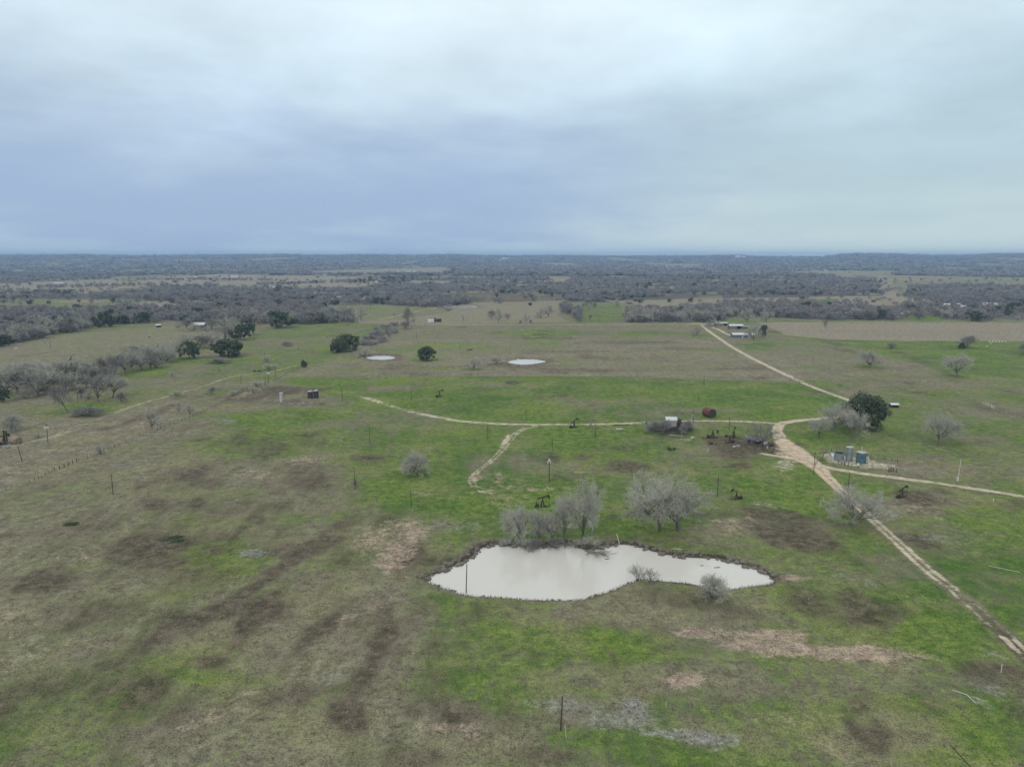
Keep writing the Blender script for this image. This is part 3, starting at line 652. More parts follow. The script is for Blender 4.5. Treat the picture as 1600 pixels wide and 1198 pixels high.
road('dirt_track', [(1214, 662), (1180, 659.5), (1130, 657.8), (1080, 657.6), (1040, 658.5), (1000, 660.5), (950, 662.5), (900, 663.2), (850, 663.5), (800, 662.8), (760, 661), (720, 658), (690, 653), (655, 646), (620, 637), (590, 627), (565, 620), (535, 614)],
     [3, 2.6, 2.6, 2.6, 2.8, 3, 3, 3, 3, 3, 3.4, 3.4, 3.6, 3.8, 4, 3.8, 3, 2.6], 'long thin cream track crossing the bright green field', .76, .1, seed=4, fade=(0, 28))
road('dirt_track', [(846, 664.5), (822, 669), (805, 678), (795, 690), (783, 704), (765, 722), (748, 735), (736, 748), (742, 760), (765, 770), (800, 777), (840, 785)],
     [2.6, 2.8, 3.2, 3.4, 2.6, 2.2, 2.0, 2.3, 2.9, 2.4, 2.0, 2.0], 'worn pale track curling from the long track down towards the pond trees', [.57][0], .2, seed=5, fade=(0, 25))
road('dirt_track', [(1250, 718), (1225, 714), (1200, 710), (1176, 706)], [3.5, 3, 2.4, 1.8], 'short spur track running left from the road junction', .85, .4, seed=6, fade=(0, 5))
road('dirt_track', [(-40, 712), (20, 697), (50, 690), (85, 682), (110, 671), (140, 659), (165, 650), (190, 641), (225, 629), (270, 617), (300, 608), (325, 601), (350, 592), (385, 585), (420, 581), (440, 577), (470, 569), (496, 563)],
     [2, 2.4, 2.6, 3.2, 3.4, 3.2, 3.0, 3, 2.6, 2.2, 1.8, 2.4, 2.4, 2, 2.6, 3, 3, 3], 'pale two-rut track along the left pasture beside the fence', .60, 0, ruts=.5, seed=7, fade=(20, 20))
road('dirt_track', [(1140, 782), (1180, 786), (1220, 793), (1260, 801), (1300, 807)], 2.6, 'faint rutted trail running right from the yellow pumpjack', .55, .1, ruts=1.0, seed=8, fade=(10, 20))
road('county_road', [(560, 509), (640, 508.4), (760, 507.6), (900, 507), (1000, 506.7), (1096, 506.2), (1200, 504.4), (1350, 503.4), (1500, 502.2), (1660, 501)],
     [3, 4, 5, 6, 6, 7, 4, 4, 4, 4], 'thin pale road along the foot of the far tree belt', .62, 0, seed=9, fade=(80, 0), wobble=.1)
road('dirt_track', [(1112, 511), (1125, 516), (1136, 522), (1150, 527)], 3.0, 'pale driveway running to the blue farmhouse', .95, 0, seed=10)
road('dirt_track', [(496, 473), (515, 469), (532, 463)], [8, 9, 9], 'distant pale farm track on the left of the grey yard', .95, 0, seed=11, lift=.3)
road('dirt_track', [(590, 500), (625, 493), (650, 487), (690, 480)], [5, 5, 5, 4], 'faint dirt lane crossing the tan field behind the far tanks', .62, 0, seed=12, lift=.25)
# ------------------------------------------------------------------ trees
print('t ground', time.time() - T0)
BARK = mat('grey_bark', (.15, .138, .12), .95, scale=2.5, col2=(.08, .072, .062), rnd=.25)
TWIG = mat('bare_twigs', (.40, .395, .335), .95, scale=.5, col2=(.28, .275, .235), rnd=.2)
TWIG_D = mat('brown_twigs', (.255, .238, .22), .95, scale=.6, col2=(.175, .163, .152), rnd=.2)
LEAF = mat('oak_leaves', (.074, .096, .052), .7, scale=.55, col2=(.040, .055, .032), rnd=.2, spec=.2)
LEAF2 = mat('olive_leaves', (.070, .090, .046), .75, scale=.6, col2=(.036, .048, .026), rnd=.2, spec=.2)
BALL = mat('mistletoe', (.060, .070, .035), .9, scale=3, rnd=0)

def unit(v): return v / (np.linalg.norm(v) + 1e-9)
def child_dir(rng, d_, lo, hi):
    a = math.radians(rng.uniform(lo, hi)); o = unit(np.cross(d_, [0.31, .77, .55] if abs(d_[2]) > .9 else [0, 0, 1.0])); q = np.cross(d_, o)
    t = rng.uniform(0, 2 * math.pi); return unit(d_ * math.cos(a) + (o * math.cos(t) + q * math.sin(t)) * math.sin(a))
def tubes(segs, sides):
    """list of (p0,p1,r0,r1) -> quads"""
    if not segs: return np.zeros((0, 3)), np.zeros((0, 4), int)
    S = np.array([np.concatenate([a, b]) for a, b, _, _ in segs]); R0 = np.array([s[2] for s in segs]); R1 = np.array([s[3] for s in segs])
    p0, p1 = S[:, :3], S[:, 3:]; d_ = p1 - p0; d_ /= np.linalg.norm(d_, axis=1)[:, None] + 1e-9
    ref = np.where(np.abs(d_[:, 2:3]) > .9, [[1.0, 0, 0]], [[0, 0, 1.0]]); a = np.cross(d_, ref); a /= np.linalg.norm(a, axis=1)[:, None]; b = np.cross(d_, a)
    V = []
    for p_, r_ in ((p0, R0), (p1, R1)):
        for i in range(sides):
            t = 2 * math.pi * i / sides; V.append(p_ + (a * math.cos(t) + b * math.sin(t)) * r_[:, None])
    V = np.stack(V, 1).reshape(-1, 3); base = np.arange(len(segs))[:, None] * 2 * sides
    F = np.concatenate([np.stack([base[:, 0] + i, base[:, 0] + (i + 1) % sides, base[:, 0] + sides + (i + 1) % sides, base[:, 0] + sides + i], 1) for i in range(sides)])
    return V, F
def blades(rng, P, D, L, w):
    """one thin triangle per twig"""
    n = len(P); ref = np.array([rng.gauss(0, 1) for _ in range(3 * n)]).reshape(n, 3)
    s_ = np.cross(D, ref); s_ /= np.linalg.norm(s_, axis=1)[:, None] + 1e-9
    a = P - s_ * (w / 2); b = P + s_ * (w / 2); c = P + D * L[:, None]
    return np.stack([a, b, c], 1).reshape(-1, 3), np.arange(3 * n).reshape(n, 3)
def gen_bare(seed, fork=.2, limbs=5, spread=(25, 62), n2=5, n3=5, n4=6, n5=3, tw=.0042, lean=0.0, flat=1.0, droop=.0, multi=1):
    rng = random.Random(seed); big, mid, fin = [], [], []; TP, TD, TL = [], [], []
    def limb(p, d_, L, r0, r1, n, jit, up, store):
        pts = [(p, d_)]
        for i in range(n):
            d2 = unit(d_ + np.array([rng.gauss(0, jit), rng.gauss(0, jit), rng.gauss(0, jit * .6) + up])); q = p + d2 * L / n
            ra = r0 + (r1 - r0) * i / n; rb = r0 + (r1 - r0) * (i + 1) / n; store.append((p, q, ra, rb)); p, d_ = q, d2; pts.append((p, d_))
        return pts
    def along(pts, t):
        f = t * (len(pts) - 1); i = min(int(f), len(pts) - 2); u = f - i; return pts[i][0] * (1 - u) + pts[i + 1][0] * u, pts[i + 1][1]
    starts = []
    for k in range(multi):
        d0 = unit(np.array([lean + (rng.uniform(-.5, .5) if multi > 1 else 0), rng.uniform(-.5, .5) if multi > 1 else rng.gauss(0, .06), 1.0]))
        tr = limb(np.zeros(3), d0, fork * rng.uniform(.85, 1.15), .026 / multi ** .5, .019 / multi ** .5, 3, .08, .0, big)
        starts.append((tr, d0))
    for tr, d0 in starts:
        az0 = rng.uniform(0, 6.28)
        for i in range(limbs):
            p, _ = along(tr, rng.uniform(.7, 1.0) if i else 1.0)
            az = az0 + 2 * math.pi * i / limbs + rng.uniform(-.4, .4); tl = math.radians(rng.uniform(*spread)) if i else math.radians(rng.uniform(3, 15))
            d_ = unit(np.array([math.sin(tl) * math.cos(az) + lean * .8, math.sin(tl) * math.sin(az), math.cos(tl) * flat]))
            L1 = pts = None
            pts = limb(p, d_, rng.uniform(.34, .46), .014 / multi ** .5, .006, 4, .16, .05 - droop, big)
            for j in range(n2):
                p2, dd = along(pts, .25 + .75 * (j + rng.random()) / n2 if j else 1.0)
                pt2 = limb(p2, child_dir(rng, dd, 18, 58), rng.uniform(.17, .29), .0048, .0022, 3, .2, .06 - droop, mid)
                for k in range(n3):
                    p3, d3 = along(pt2, .2 + .8 * (k + rng.random()) / n3 if k else 1.0)
                    pt3 = limb(p3, child_dir(rng, d3, 18, 60), rng.uniform(.10, .17), .0018, .0010, 2, .22, .05 - droop * 1.5, fin)
                    for l in range(n4):
                        p4, d4 = along(pt3, (l + rng.random()) / n4)
                        d5 = child_dir(rng, d4, 15, 65); L4 = rng.uniform(.05, .115)
                        TP.append(p4); TD.append(d5); TL.append(L4)
                        for m_ in range(n5):
                            TP.append(p4 + d5 * L4 * rng.uniform(.1, .8)); TD.append(child_dir(rng, d5, 20, 70)); TL.append(rng.uniform(.035, .075))
    V1, F1 = tubes(big, 6); V2, F2 = tubes(mid, 4); V3, F3 = tubes(fin, 3)
    V4, F4 = blades(rng, np.array(TP), np.array(TD), np.array(TL), tw)
    return (np.concatenate([V1, V2]), np.concatenate([F1, F2 + len(V1)])), (V3, F3), (V4, F4)
def quads3(F): return np.concatenate([F, F[:, -1:]], 1) if F.shape[1] == 3 else F
class Tpl: pass
def bake_bare(name, twig, **kw):
    (V1, F1), (V3, F3), (V4, F4) = gen_bare(**kw)
    H = max(np.percentile(V4[:, 2], 97.5), 1e-3); W_ = (np.percentile(V4[:, 0], 98) - np.percentile(V4[:, 0], 2) + np.percentile(V4[:, 1], 98) - np.percentile(V4[:, 1], 2)) / 2
    t = Tpl(); t.w = W_ / H
    sc_ = 1 / H
    t.trunk = np_mesh('trunk', V1 * sc_, F1, BARK)
    # crown: triangles and quads in one mesh
    vs = np.concatenate([V3, V4]) * sc_
    me = bpy.data.meshes.new('crown'); fa = np.concatenate([F3.ravel(), (F4 + len(V3)).ravel()]); tot = np.concatenate([np.full(len(F3), 4), np.full(len(F4), 3)])
    me.vertices.add(len(vs)); me.vertices.foreach_set('co', vs.astype(np.float32).ravel()); me.loops.add(len(fa)); me.loops.foreach_set('vertex_index', fa.astype(np.int32))
    me.polygons.add(len(tot)); me.polygons.foreach_set('loop_start', np.concatenate([[0], np.cumsum(tot)[:-1]]).astype(np.int32)); me.polygons.foreach_set('loop_total', tot.astype(np.int32))
    me.update(); me.validate(); me.materials.append(twig); t.crown = me
    return t
def gen_green(seed, nclump=70, per=70, rx=.62, h0=.18, size=.045, mat_=LEAF, skirt=.12, lobes=6):
    rng = random.Random(seed); segs = []; P, D, S_ = [], [], []
    segs.append((np.zeros(3), np.array([0, 0, .22]), .035, .028))
    lob = [(rng.uniform(0, 6.28), rng.uniform(.15, .36), rng.uniform(.42, .74), rng.uniform(.24, .36)) for _ in range(lobes)]
    cl = []
    for i in range(nclump):
        if rng.random() < .55:
            a, r_, z_, q = lob[i % lobes]; th = rng.uniform(0, 6.28); ph = math.acos(rng.uniform(-.5, 1))
            c = np.array([r_ * math.cos(a), r_ * math.sin(a), z_]) + q * .9 * np.array([math.sin(ph) * math.cos(th), math.sin(ph) * math.sin(th), math.cos(ph) * .8])
        else:
            th = rng.uniform(0, 6.28); ph = math.acos(rng.uniform(-.75, 1)); q = rng.uniform(.62, 1.0)
            c = np.array([rx * q * math.sin(ph) * math.cos(th), rx * q * math.sin(ph) * math.sin(th), .44 + .5 * q * math.cos(ph)])
        c[2] = max(c[2], skirt); cl.append(c)
    for k in range(12):
        c = cl[k]; segs.append((np.array([0, 0, .2]), c * [.75, .75, .85], .012, .004))
    for c in cl:
        s_ = rng.uniform(.09, .16)
        for j in range(per):
            v = np.array([rng.gauss(0, 1), rng.gauss(0, 1), rng.gauss(0, .75)]); v = v / (np.linalg.norm(v) + 1e-6) * s_ * rng.uniform(.5, 1.08)
            P.append(c + v); n_ = unit(v + np.array([rng.gauss(0, .5) * s_, rng.gauss(0, .5) * s_, s_ * .5])); D.append(n_); S_.append(size * rng.uniform(.6, 1.3))
    P, D, S_ = np.array(P), np.array(D), np.array(S_)
    ref = np.array([rng.gauss(0, 1) for _ in range(len(P) * 3)]).reshape(-1, 3); a = np.cross(D, ref); a /= np.linalg.norm(a, axis=1)[:, None]; b = np.cross(D, a)
    a *= S_[:, None]; b *= S_[:, None] * .7
    V = np.stack([P - a, P - b * .8, P + a, P + b], 1).reshape(-1, 3); F = np.arange(len(V)).reshape(-1, 4)
    H = np.percentile(V[:, 2], 99); t = Tpl(); t.w = (np.ptp(V[:, 0]) + np.ptp(V[:, 1])) / 2 / H
    Vt, Ft = tubes(segs, 6)
    t.trunk = np_mesh('trunk', Vt / H, Ft, BARK); t.crown = np_mesh('crown', V / H, F, mat_)
    return t
BIG = [bake_bare('b', TWIG, seed=11, limbs=8, n2=7, n3=6, n4=6, n5=4, tw=.0030, spread=(22, 60)),
       bake_bare('b', TWIG, seed=23, limbs=8, n2=7, n3=6, n4=6, n5=4, tw=.0030, spread=(18, 52), fork=.22),
       bake_bare('b', TWIG, seed=37, limbs=9, n2=7, n3=6, n4=6, n5=4, tw=.0031, spread=(28, 74), fork=.14),
       bake_bare('b', TWIG, seed=41, limbs=7, n2=7, n3=6, n4=6, n5=4, tw=.0030, spread=(14, 42), fork=.20)]
LEAN = bake_bare('b', TWIG_D, seed=5, limbs=7, n2=6, n3=5, n4=6, n5=3, tw=.0045, lean=-.55, spread=(25, 70), fork=.3)
MID = [bake_bare('b', TWIG_D if i % 2 else TWIG, seed=60 + i, limbs=7, n2=6, n3=5, n4=5, n5=2, tw=.0085, fork=(.12, .16, .09)[i % 3], spread=((25, 78), (20, 66), (30, 85), (22, 72))[i % 4]) for i in range(6)]
SHRUB = [bake_bare('b', TWIG, seed=80 + i, multi=5, limbs=3, n2=4, n3=4, n4=4, n5=2, tw=.0065, fork=.12, spread=(20, 70)) for i in range(3)]
SHRUB_D = [bake_bare('b', TWIG_D, seed=90 + i, multi=6, limbs=3, n2=4, n3=4, n4=5, n5=2, tw=.010, fork=.08, spread=(15, 60)) for i in range(2)]
DOME = [bake_bare('b', TWIG, seed=95, multi=9, limbs=4, n2=5, n3=4, n4=5, n5=2, tw=.0052, fork=.10, spread=(15, 80))]
GREEN = [gen_green(3, 90, 90, size=.030), gen_green(7, 80, 90, size=.032, lobes=5), gen_green(9, 80, 80, size=.036, mat_=LEAF2)]
GREENS = [gen_green(20 + i, 60, 46, size=.055, mat_=(LEAF, LEAF2)[i % 2]) for i in range(4)]
HEDGE = [gen_green(31, 50, 45, size=.05, mat_=LEAF2, skirt=.05)]
KITS = dict(big=BIG, lean=[LEAN], mid=MID, shrub=SHRUB, dark_shrub=SHRUB_D, dome=DOME, oak=GREEN, small_oak=GREENS, hedge=HEDGE)
rT = random.Random(77)
def tree(kit, i, px, py, hpx, wpx, label, name='bare_tree', cat='tree', group=None, crown=True, rz=None, dz=-.1, at=None, dims=None):
    t = KITS[kit][i % len(KITS[kit])]
    if at is None:
        x, y = g1(px, py); H = height_to(px, py, py - hpx); Wd = wpx * mpp(px, py)
    else: x, y = at; H, Wd = dims
    o = empty(name, (x, y, zg(x, y) + dz), label, cat, group, rT.uniform(0, 6.28) if rz is None else rz)
    sx_ = Wd / t.w; o.scale = (sx_, sx_, H)
    link('trunk', t.trunk, o); link('crown', t.crown, o)
    return o, H, Wd
def balls(o, n, seed, H=1.0, r=.028):
    """mistletoe clumps hanging in the crown"""
    rr = random.Random(seed); cv = o.children[1].data.vertices
    for k in range(n):
        v = cv[rr.randrange(len(cv))].co
        if v.z < .45: continue
        mb = []; s_ = r * rr.uniform(.7, 1.3)
        bm = bmesh.new(); bmesh.ops.create_icosphere(bm, subdivisions=2, radius=s_)
        for q in bm.verts: q.co *= rr.uniform(.75, 1.2)
        me = bpy.data.meshes.new('mistletoe'); bm.to_mesh(me); bm.free(); me.materials.append(BALL)
        b = link('mistletoe', me, o); b.location = v; b.scale = (o.scale[2] / o.scale[0], o.scale[2] / o.scale[0], 1)

# --- trees one can tell apart: (kit, variant, px, py base, height px, width px, label, extras)
HAND = [
 ('big', 0, 1031, 829, 83, 92, 'largest bare pale tree with a thick trunk above the pond on bright grass', {}),
 ('big', 1, 1059, 829, 70, 84, 'slightly smaller bare tree right beside the largest pale one above the pond', {}),
 ('big', 2, 813, 850, 58, 62, 'wide low bare tree at the upper left shore of the big pond', {}),
 ('big', 3, 842, 851, 52, 38, 'thin bare tree on the pond bank second from the left', {}),
 ('big', 3, 882, 846, 68, 48, 'bare tree with a rusty crown top on the pond bank under the pumpjack', {}),
 ('big', 1, 909, 850, 92, 66, 'tallest bare tree on the pond bank beside the fallen branch', {}),
 ('shrub', 2, 790, 853, 12, 26, 'low grey brush at the left end of the pond bank trees', {'name': 'bare_bush'}),
 ('dark_shrub', 0, 836, 856, 14, 26, 'dark brush between the first two bank trees', {'name': 'bare_bush'}),
 ('dark_shrub', 1, 868, 853, 12, 30, 'dark brush below the bank tree with the rusty top', {'name': 'bare_bush'}),
 ('shrub', 2, 900, 856, 13, 24, 'grey brush left of the fallen branches on the bank', {'name': 'bare_bush'}),
 ('big', 0, 862, 850, 42, 30, 'slim bare tree between the thin one and the rusty topped one on the bank', {}),
 ('shrub', 0, 820, 856, 14, 34, 'low bare bush at the water below the leftmost bank trees', {'name': 'bare_bush'}),
 ('shrub', 1, 922, 858, 20, 30, 'low bare bush at the foot of the tallest bank tree', {'name': 'bare_bush'}),
 ('shrub', 1, 997, 907, 24, 30, 'sparse bare bush with a mistletoe ball on the near shore', {'name': 'bare_bush', 'balls': 2}),
 ('shrub', 2, 1016, 908, 20, 22, 'small bare bush right of the one with the mistletoe ball', {'name': 'bare_bush'}),
 ('dome', 0, 1112, 934, 34, 44, 'dense bare grey bush at the right part of the near shore', {'name': 'bare_bush'}),
 ('dome', 0, 651, 742, 32, 40, 'round lone bare bush in the green field left of the curling track', {'name': 'bare_bush'}),
 ('big', 2, 1336, 822, 54, 88, 'wide low bare tree spreading over the pinkish road', {}),
 ('lean', 0, 1192, 699, 38, 46, 'bare tree arching over the collapsed shed by the road', {}),
 ('big', 1, 1280, 684, 32, 30, 'small bare tree nearest the road bend left of the dark oak', {}),
 ('big', 0, 1302, 674, 42, 46, 'bare tree with a dark trunk between the road bend and the dark oak', {}),
 ('big', 3, 1334, 691, 48, 34, 'tall bare tree with a pale trunk in front of the dark oak', {}),
 ('big', 3, 1312, 662, 28, 26, 'bare tree half hidden behind the pale trunked one by the dark oak', {}),
 ('oak', 0, 1351, 670, 53, 72, 'large dark green live oak above the tank battery', {'name': 'live_oak'}),
 ('big', 0, 1464, 695, 48, 50, 'lone bare tree in the right field above the gravel road', {}),
 ('big', 2, 1360, 574, 26, 40, 'wide pale bare tree on a green patch in the right field', {}),
 ('big', 1, 1496, 590, 36, 34, 'bare pyramidal tree on bright grass near the right edge', {}),
 ('dark_shrub', 0, 1511, 543, 18, 30, 'dark bare thicket at the lower edge of the tan field', {'name': 'thicket'}),
 ('small_oak', 1, 1503, 545, 10, 12, 'small green shrub beside the dark thicket under the tan field', {'name': 'green_bush'}),
 ('dark_shrub', 1, 1602, 552, 16, 20, 'dark bush cut by the right edge of the view', {'name': 'thicket'}),
 ('dark_shrub', 1, 1393, 544, 8, 18, 'small grey bush above the wide pale tree in the right field', {'name': 'bare_bush'}),
 ('mid', 3, 1289, 512, 13, 9, 'thin dead tree standing alone in the tan field', {}),
 ('mid', 2, 1089, 523, 14, 18, 'lone round bare tree left of the farm road', {}),
 ('mid', 0, 1177, 532, 26, 24, 'bare tree in front of the blue farmhouse', {}),
 ('small_oak', 0, 1191, 527, 19, 14, 'dark evergreen tree right of the blue farmhouse', {'name': 'evergreen_tree'}),
 ('mid', 4, 1118, 511, 12, 14, 'scrubby bare tree left of the barn by the farm road', {}),
 ('mid', 1, 1109, 510, 11, 12, 'scrubby bare tree at the corner of the farm road', {}),
 ('mid', 5, 1132, 506, 12, 10, 'dark scrubby tree behind the barn', {}),
 ('small_oak', 1, 1124, 503, 10, 10, 'small evergreen at the end of the dark tree belt', {'name': 'evergreen_tree'}),
 # left cluster
 ('mid', 0, 12, 617, 38, 44, 'dense bare tree at the left edge of the view', {}),
 ('small_oak', 2, 4, 628, 20, 20, 'dark leafy tree low at the left edge', {'name': 'evergreen_tree'}),
 ('mid', 1, 27, 615, 32, 34, 'bare tree with a slanting trunk near the left edge', {}),
 ('big', 2, 46, 590, 26, 60, 'wide spreading bare tree at the back of the left cluster', {'balls': 8}),
 ('mid', 3, 61, 618, 32, 42, 'bare tree in the heart of the left cluster', {}),
 ('mid', 2, 85, 612, 30, 40, 'bare tree with spreading limbs right of the heart of the left cluster', {'balls': 6}),
 ('mid', 4, 116, 597, 36, 42, 'tall bare tree full of mistletoe at the back of the left cluster', {'balls': 26}),
 ('mid', 5, 98, 598, 28, 28, 'purplish bare tree left of the tall one full of mistletoe', {'balls': 8}),
 ('lean', 0, 106, 644, 42, 34, 'bare dark tree leaning left over the pasture', {'rz': 0.0}),
 ('mid', 1, 158, 590, 28, 16, 'thin bare tree topped by a mistletoe clump', {'balls': 6}),
 ('mid', 5, 180, 586, 28, 32, 'bare tree with dark clumps behind the mistletoe tree', {'balls': 16}),
 ('mid', 3, 154, 628, 40, 32, 'bare tree dotted with mistletoe in front of the left cluster', {'balls': 30}),
 ('big', 1, 176, 621, 34, 36, 'broad pale bare tree right of the mistletoe dotted one', {}),
 ('dark_shrub', 0, 190, 629, 16, 13, 'dark bush in front of the broad pale tree', {'name': 'bare_bush'}),
 ('dark_shrub', 1, 127, 622, 18, 16, 'dark bush left of the mistletoe dotted tree', {'name': 'bare_bush'}),
 ('shrub', 0, 139, 624, 14, 16, 'pale bush under the mistletoe dotted tree', {'name': 'bare_bush'}),
 ('dark_shrub', 0, 140, 650, 15, 40, 'long brown thicket beside the two-rut track', {'name': 'thicket'}),
 ('dark_shrub', 1, 128, 649, 11, 26, 'low left end of the brown thicket beside the two-rut track', {'name': 'thicket'}),
 ('shrub', 1, 40, 622, 14, 30, 'low grey brush under the left cluster near the edge', {'name': 'bare_bush'}),
 ('dark_shrub', 1, 72, 616, 12, 26, 'dark brush under the heart of the left cluster', {'name': 'bare_bush'}),
 ('shrub', 0, 100, 606, 14, 26, 'grey brush between the trees of the left cluster', {'name': 'bare_bush'}),
 ('dark_shrub', 0, 122, 600, 13, 30, 'dark brush at the foot of the tall tree full of mistletoe', {'name': 'bare_bush'}),
 ('mid', 3, 142, 594, 24, 26, 'short bare tree between the mistletoe filled tree and the thin clump topped one', {}),
 ('shrub', 2, 170, 588, 14, 26, 'grey brush behind the broad pale tree', {'name': 'bare_bush'}),
 ('mid', 5, 34, 596, 24, 34, 'low bare tree at the upper left of the left cluster', {}),
 ('shrub', 1, 244, 574, 12, 30, 'grey brush along the row leading to the round oak', {'name': 'bare_bush'}),
 ('mid', 2, 262, 566, 22, 22, 'small bare tree in the row leading to the round oak, next to the purplish one', {}),
 ('mid', 0, 22, 602, 30, 34, 'bare tree filling the left cluster among its neighbours', {'group': 'bare trees filling the left cluster'}),
 ('mid', 4, 74, 600, 30, 34, 'bare tree filling the left cluster among its neighbours', {'group': 'bare trees filling the left cluster'}),
 ('mid', 2, 104, 610, 26, 30, 'bare tree filling the left cluster among its neighbours', {'group': 'bare trees filling the left cluster'}),
 ('mid', 1, 136, 606, 28, 28, 'bare tree filling the left cluster among its neighbours', {'group': 'bare trees filling the left cluster'}),
 ('mid', 5, 168, 604, 28, 28, 'bare tree filling the left cluster among its neighbours', {'group': 'bare trees filling the left cluster'}),
 ('mid', 3, 196, 582, 26, 24, 'bare tree filling the row that leads to the round oak', {'group': 'bare trees filling the oak row'}),
 ('mid', 0, 228, 568, 24, 26, 'bare tree filling the row that leads to the round oak', {'group': 'bare trees filling the oak row'}),
 ('mid', 4, 246, 562, 24, 24, 'bare tree filling the row that leads to the round oak', {'group': 'bare trees filling the oak row'}),
 ('mid', 2, 330, 541, 20, 26, 'grey bare tree left of the tree behind the broad olive oak', {}),
 ('dome', 0, 20, 673, 24, 28, 'round bare bush behind the left edge pumpjack', {'name': 'bare_bush'}),
 ('mid', 2, 206, 576, 28, 26, 'bare tree at the left end of the row leading to the round oak', {'balls': 4}),
 ('big', 0, 222, 578, 26, 30, 'pale bare tree with low white limbs in the row to the round oak', {}),
 ('mid', 1, 236, 576, 28, 24, 'third bare tree of the row leading to the round oak', {}),
 ('mid', 4, 253, 568, 26, 26, 'fourth bare tree of the row, beside the last one before the oak', {}),
 ('mid', 0, 273, 562, 26, 24, 'purplish bare tree touching the dark round oak', {}),
 ('mid', 3, 214, 556, 14, 30, 'low grey tree behind the row leading to the round oak', {}),
 ('oak', 1, 296, 560, 26, 32, 'dark round evergreen oak ending the row of bare trees', {'name': 'live_oak'}),
 ('oak', 2, 357, 557, 26, 54, 'broad olive green oak on bright grass left of the middle', {'name': 'live_oak'}),
 ('mid', 2, 288, 537, 14, 20, 'grey bare tree just behind the dark round oak', {}),
 ('mid', 1, 313, 545, 20, 30, 'grey bare tree between the round oak and the broad olive one', {}),
 ('mid', 5, 352, 530, 18, 22, 'grey bare tree behind the broad olive green oak', {}),
 ('small_oak', 0, 375, 531, 24, 32, 'dark evergreen above the broad olive green oak', {'name': 'evergreen_tree'}),
 ('small_oak', 3, 390, 524, 20, 18, 'dark evergreen at the right of the pair above the olive oak', {'name': 'evergreen_tree'}),
 ('dark_shrub', 1, 340, 567, 8, 38, 'low flat grey thicket below the broad olive green oak', {'name': 'thicket'}),
 ('oak', 0, 541, 549, 26, 46, 'lone broad dark oak at the head of the middle field', {'name': 'live_oak'}),
 ('small_oak', 3, 522, 552, 16, 14, 'grey green bush at the left foot of the lone broad oak', {'name': 'green_bush'}),
 ('shrub', 0, 570, 559, 14, 26, 'bare bush at the left end of the small west pond', {'name': 'bare_bush'}),
 ('oak', 2, 666, 563, 21, 33, 'small round evergreen oak alone in the middle field', {'name': 'live_oak'}),
 ('big', 2, 740, 578, 18, 25, 'small bare tree with forked limbs left of the middle pond', {}),
 ('shrub', 1, 776, 568, 12, 26, 'scrubby grey bush left of the middle pond', {'name': 'bare_bush'}),
 ('small_oak', 1, 475, 574, 11, 11, 'small green tree beside the pale track on the fence line', {'name': 'evergreen_tree'}),
 ('dark_shrub', 0, 448, 541, 7, 14, 'small dark fallen bush in the green pasture', {'name': 'bare_bush'}),
 ('shrub', 0, 417, 567, 12, 16, 'pale bare bush beside a thin pole above the two-rut track', {'name': 'bare_bush'}),
 ('shrub', 1, 421, 578, 11, 24, 'second pale bush just above the transformer pole on the fence', {'name': 'bare_bush'}),
 ('shrub', 2, 237, 669, 30, 30, 'bare bush on the left fence line beside the ashy patch', {'name': 'bare_bush'}),
 ('shrub', 0, 280, 643, 15, 11, 'small round bush between the track and the fence', {'name': 'bare_bush'}),
 ('shrub', 1, 297, 647, 16, 16, 'purplish bush on the fence line right of the small round one', {'name': 'bare_bush'}),
 ('dark_shrub', 0, 331, 616, 11, 14, 'dark low bush below the middle of the two-rut track', {'name': 'bare_bush'}),
 ('shrub', 2, 276, 619, 9, 20, 'low pale bush where the two-rut track fades', {'name': 'bare_bush'}),
 ('shrub', 0, 269, 590, 10, 12, 'small bush alone in the brown pasture', {'name': 'bare_bush'}),
 ('shrub', 1, 157, 709, 15, 20, 'pale bush on the lower left fence line', {'name': 'bare_bush'}),
 ('shrub', 2, 60, 684, 9, 14, 'faint small bush beside the transformer pole on the left', {'name': 'bare_bush'}),
 ('dark_shrub', 1, 555, 762, 13, 8, 'tiny tree grown up at the foot of a field pole', {'name': 'sapling'}),
 ('shrub', 0, 395, 614, 10, 20, 'bare brush on the fence line left of the silver tank', {'name': 'bare_bush'}),
 ('shrub', 2, 365, 617, 8, 16, 'thin brush on the fence line near the dark weeds', {'name': 'bare_bush'}),
 ('shrub', 1, 401, 604, 10, 22, 'pale brush left of the transformer pole at the fence', {'name': 'bare_bush'}),
 # brush over the old barn
 ('dark_shrub', 0, 1022, 676, 18, 20, 'bare brush at the left end of the overgrown barn', {'name': 'bare_bush'}),
 ('dark_shrub', 1, 1040, 677, 20, 22, 'bare brush in front of the middle of the overgrown barn', {'name': 'bare_bush'}),
 ('dark_shrub', 0, 1072, 678, 21, 22, 'bare brush at the right end of the overgrown barn', {'name': 'bare_bush'}),
 ('small_oak', 2, 1061, 676, 21, 11, 'narrow dark evergreen growing out of the overgrown barn', {'name': 'evergreen_tree'}),
 ('shrub', 1, 1083, 661, 14, 6, 'thin pale bush behind the right end of the overgrown barn', {'name': 'bare_bush'}),
 ('mid', 1, 291, 515, 15, 18, 'bare tree at the left corner of the hay barn pen', {}),
 ('mid', 2, 303, 517, 10, 16, 'low bare tree right in front of the hay barn', {}),
 ('mid', 3, 331, 515, 16, 20, 'bare tree at the right corner of the hay barn', {}),
 ('mid', 4, 350, 513, 15, 22, 'bare tree along the pen right of the hay barn', {}),
 ('mid', 0, 366, 511, 16, 18, 'bare tree between the hay barn pen and the dark evergreens', {}),
 ('shrub', 1, 321, 517, 7, 14, 'pale brush along the pen in front of the hay barn', {'name': 'bare_bush'}),
 # trees behind the middle field
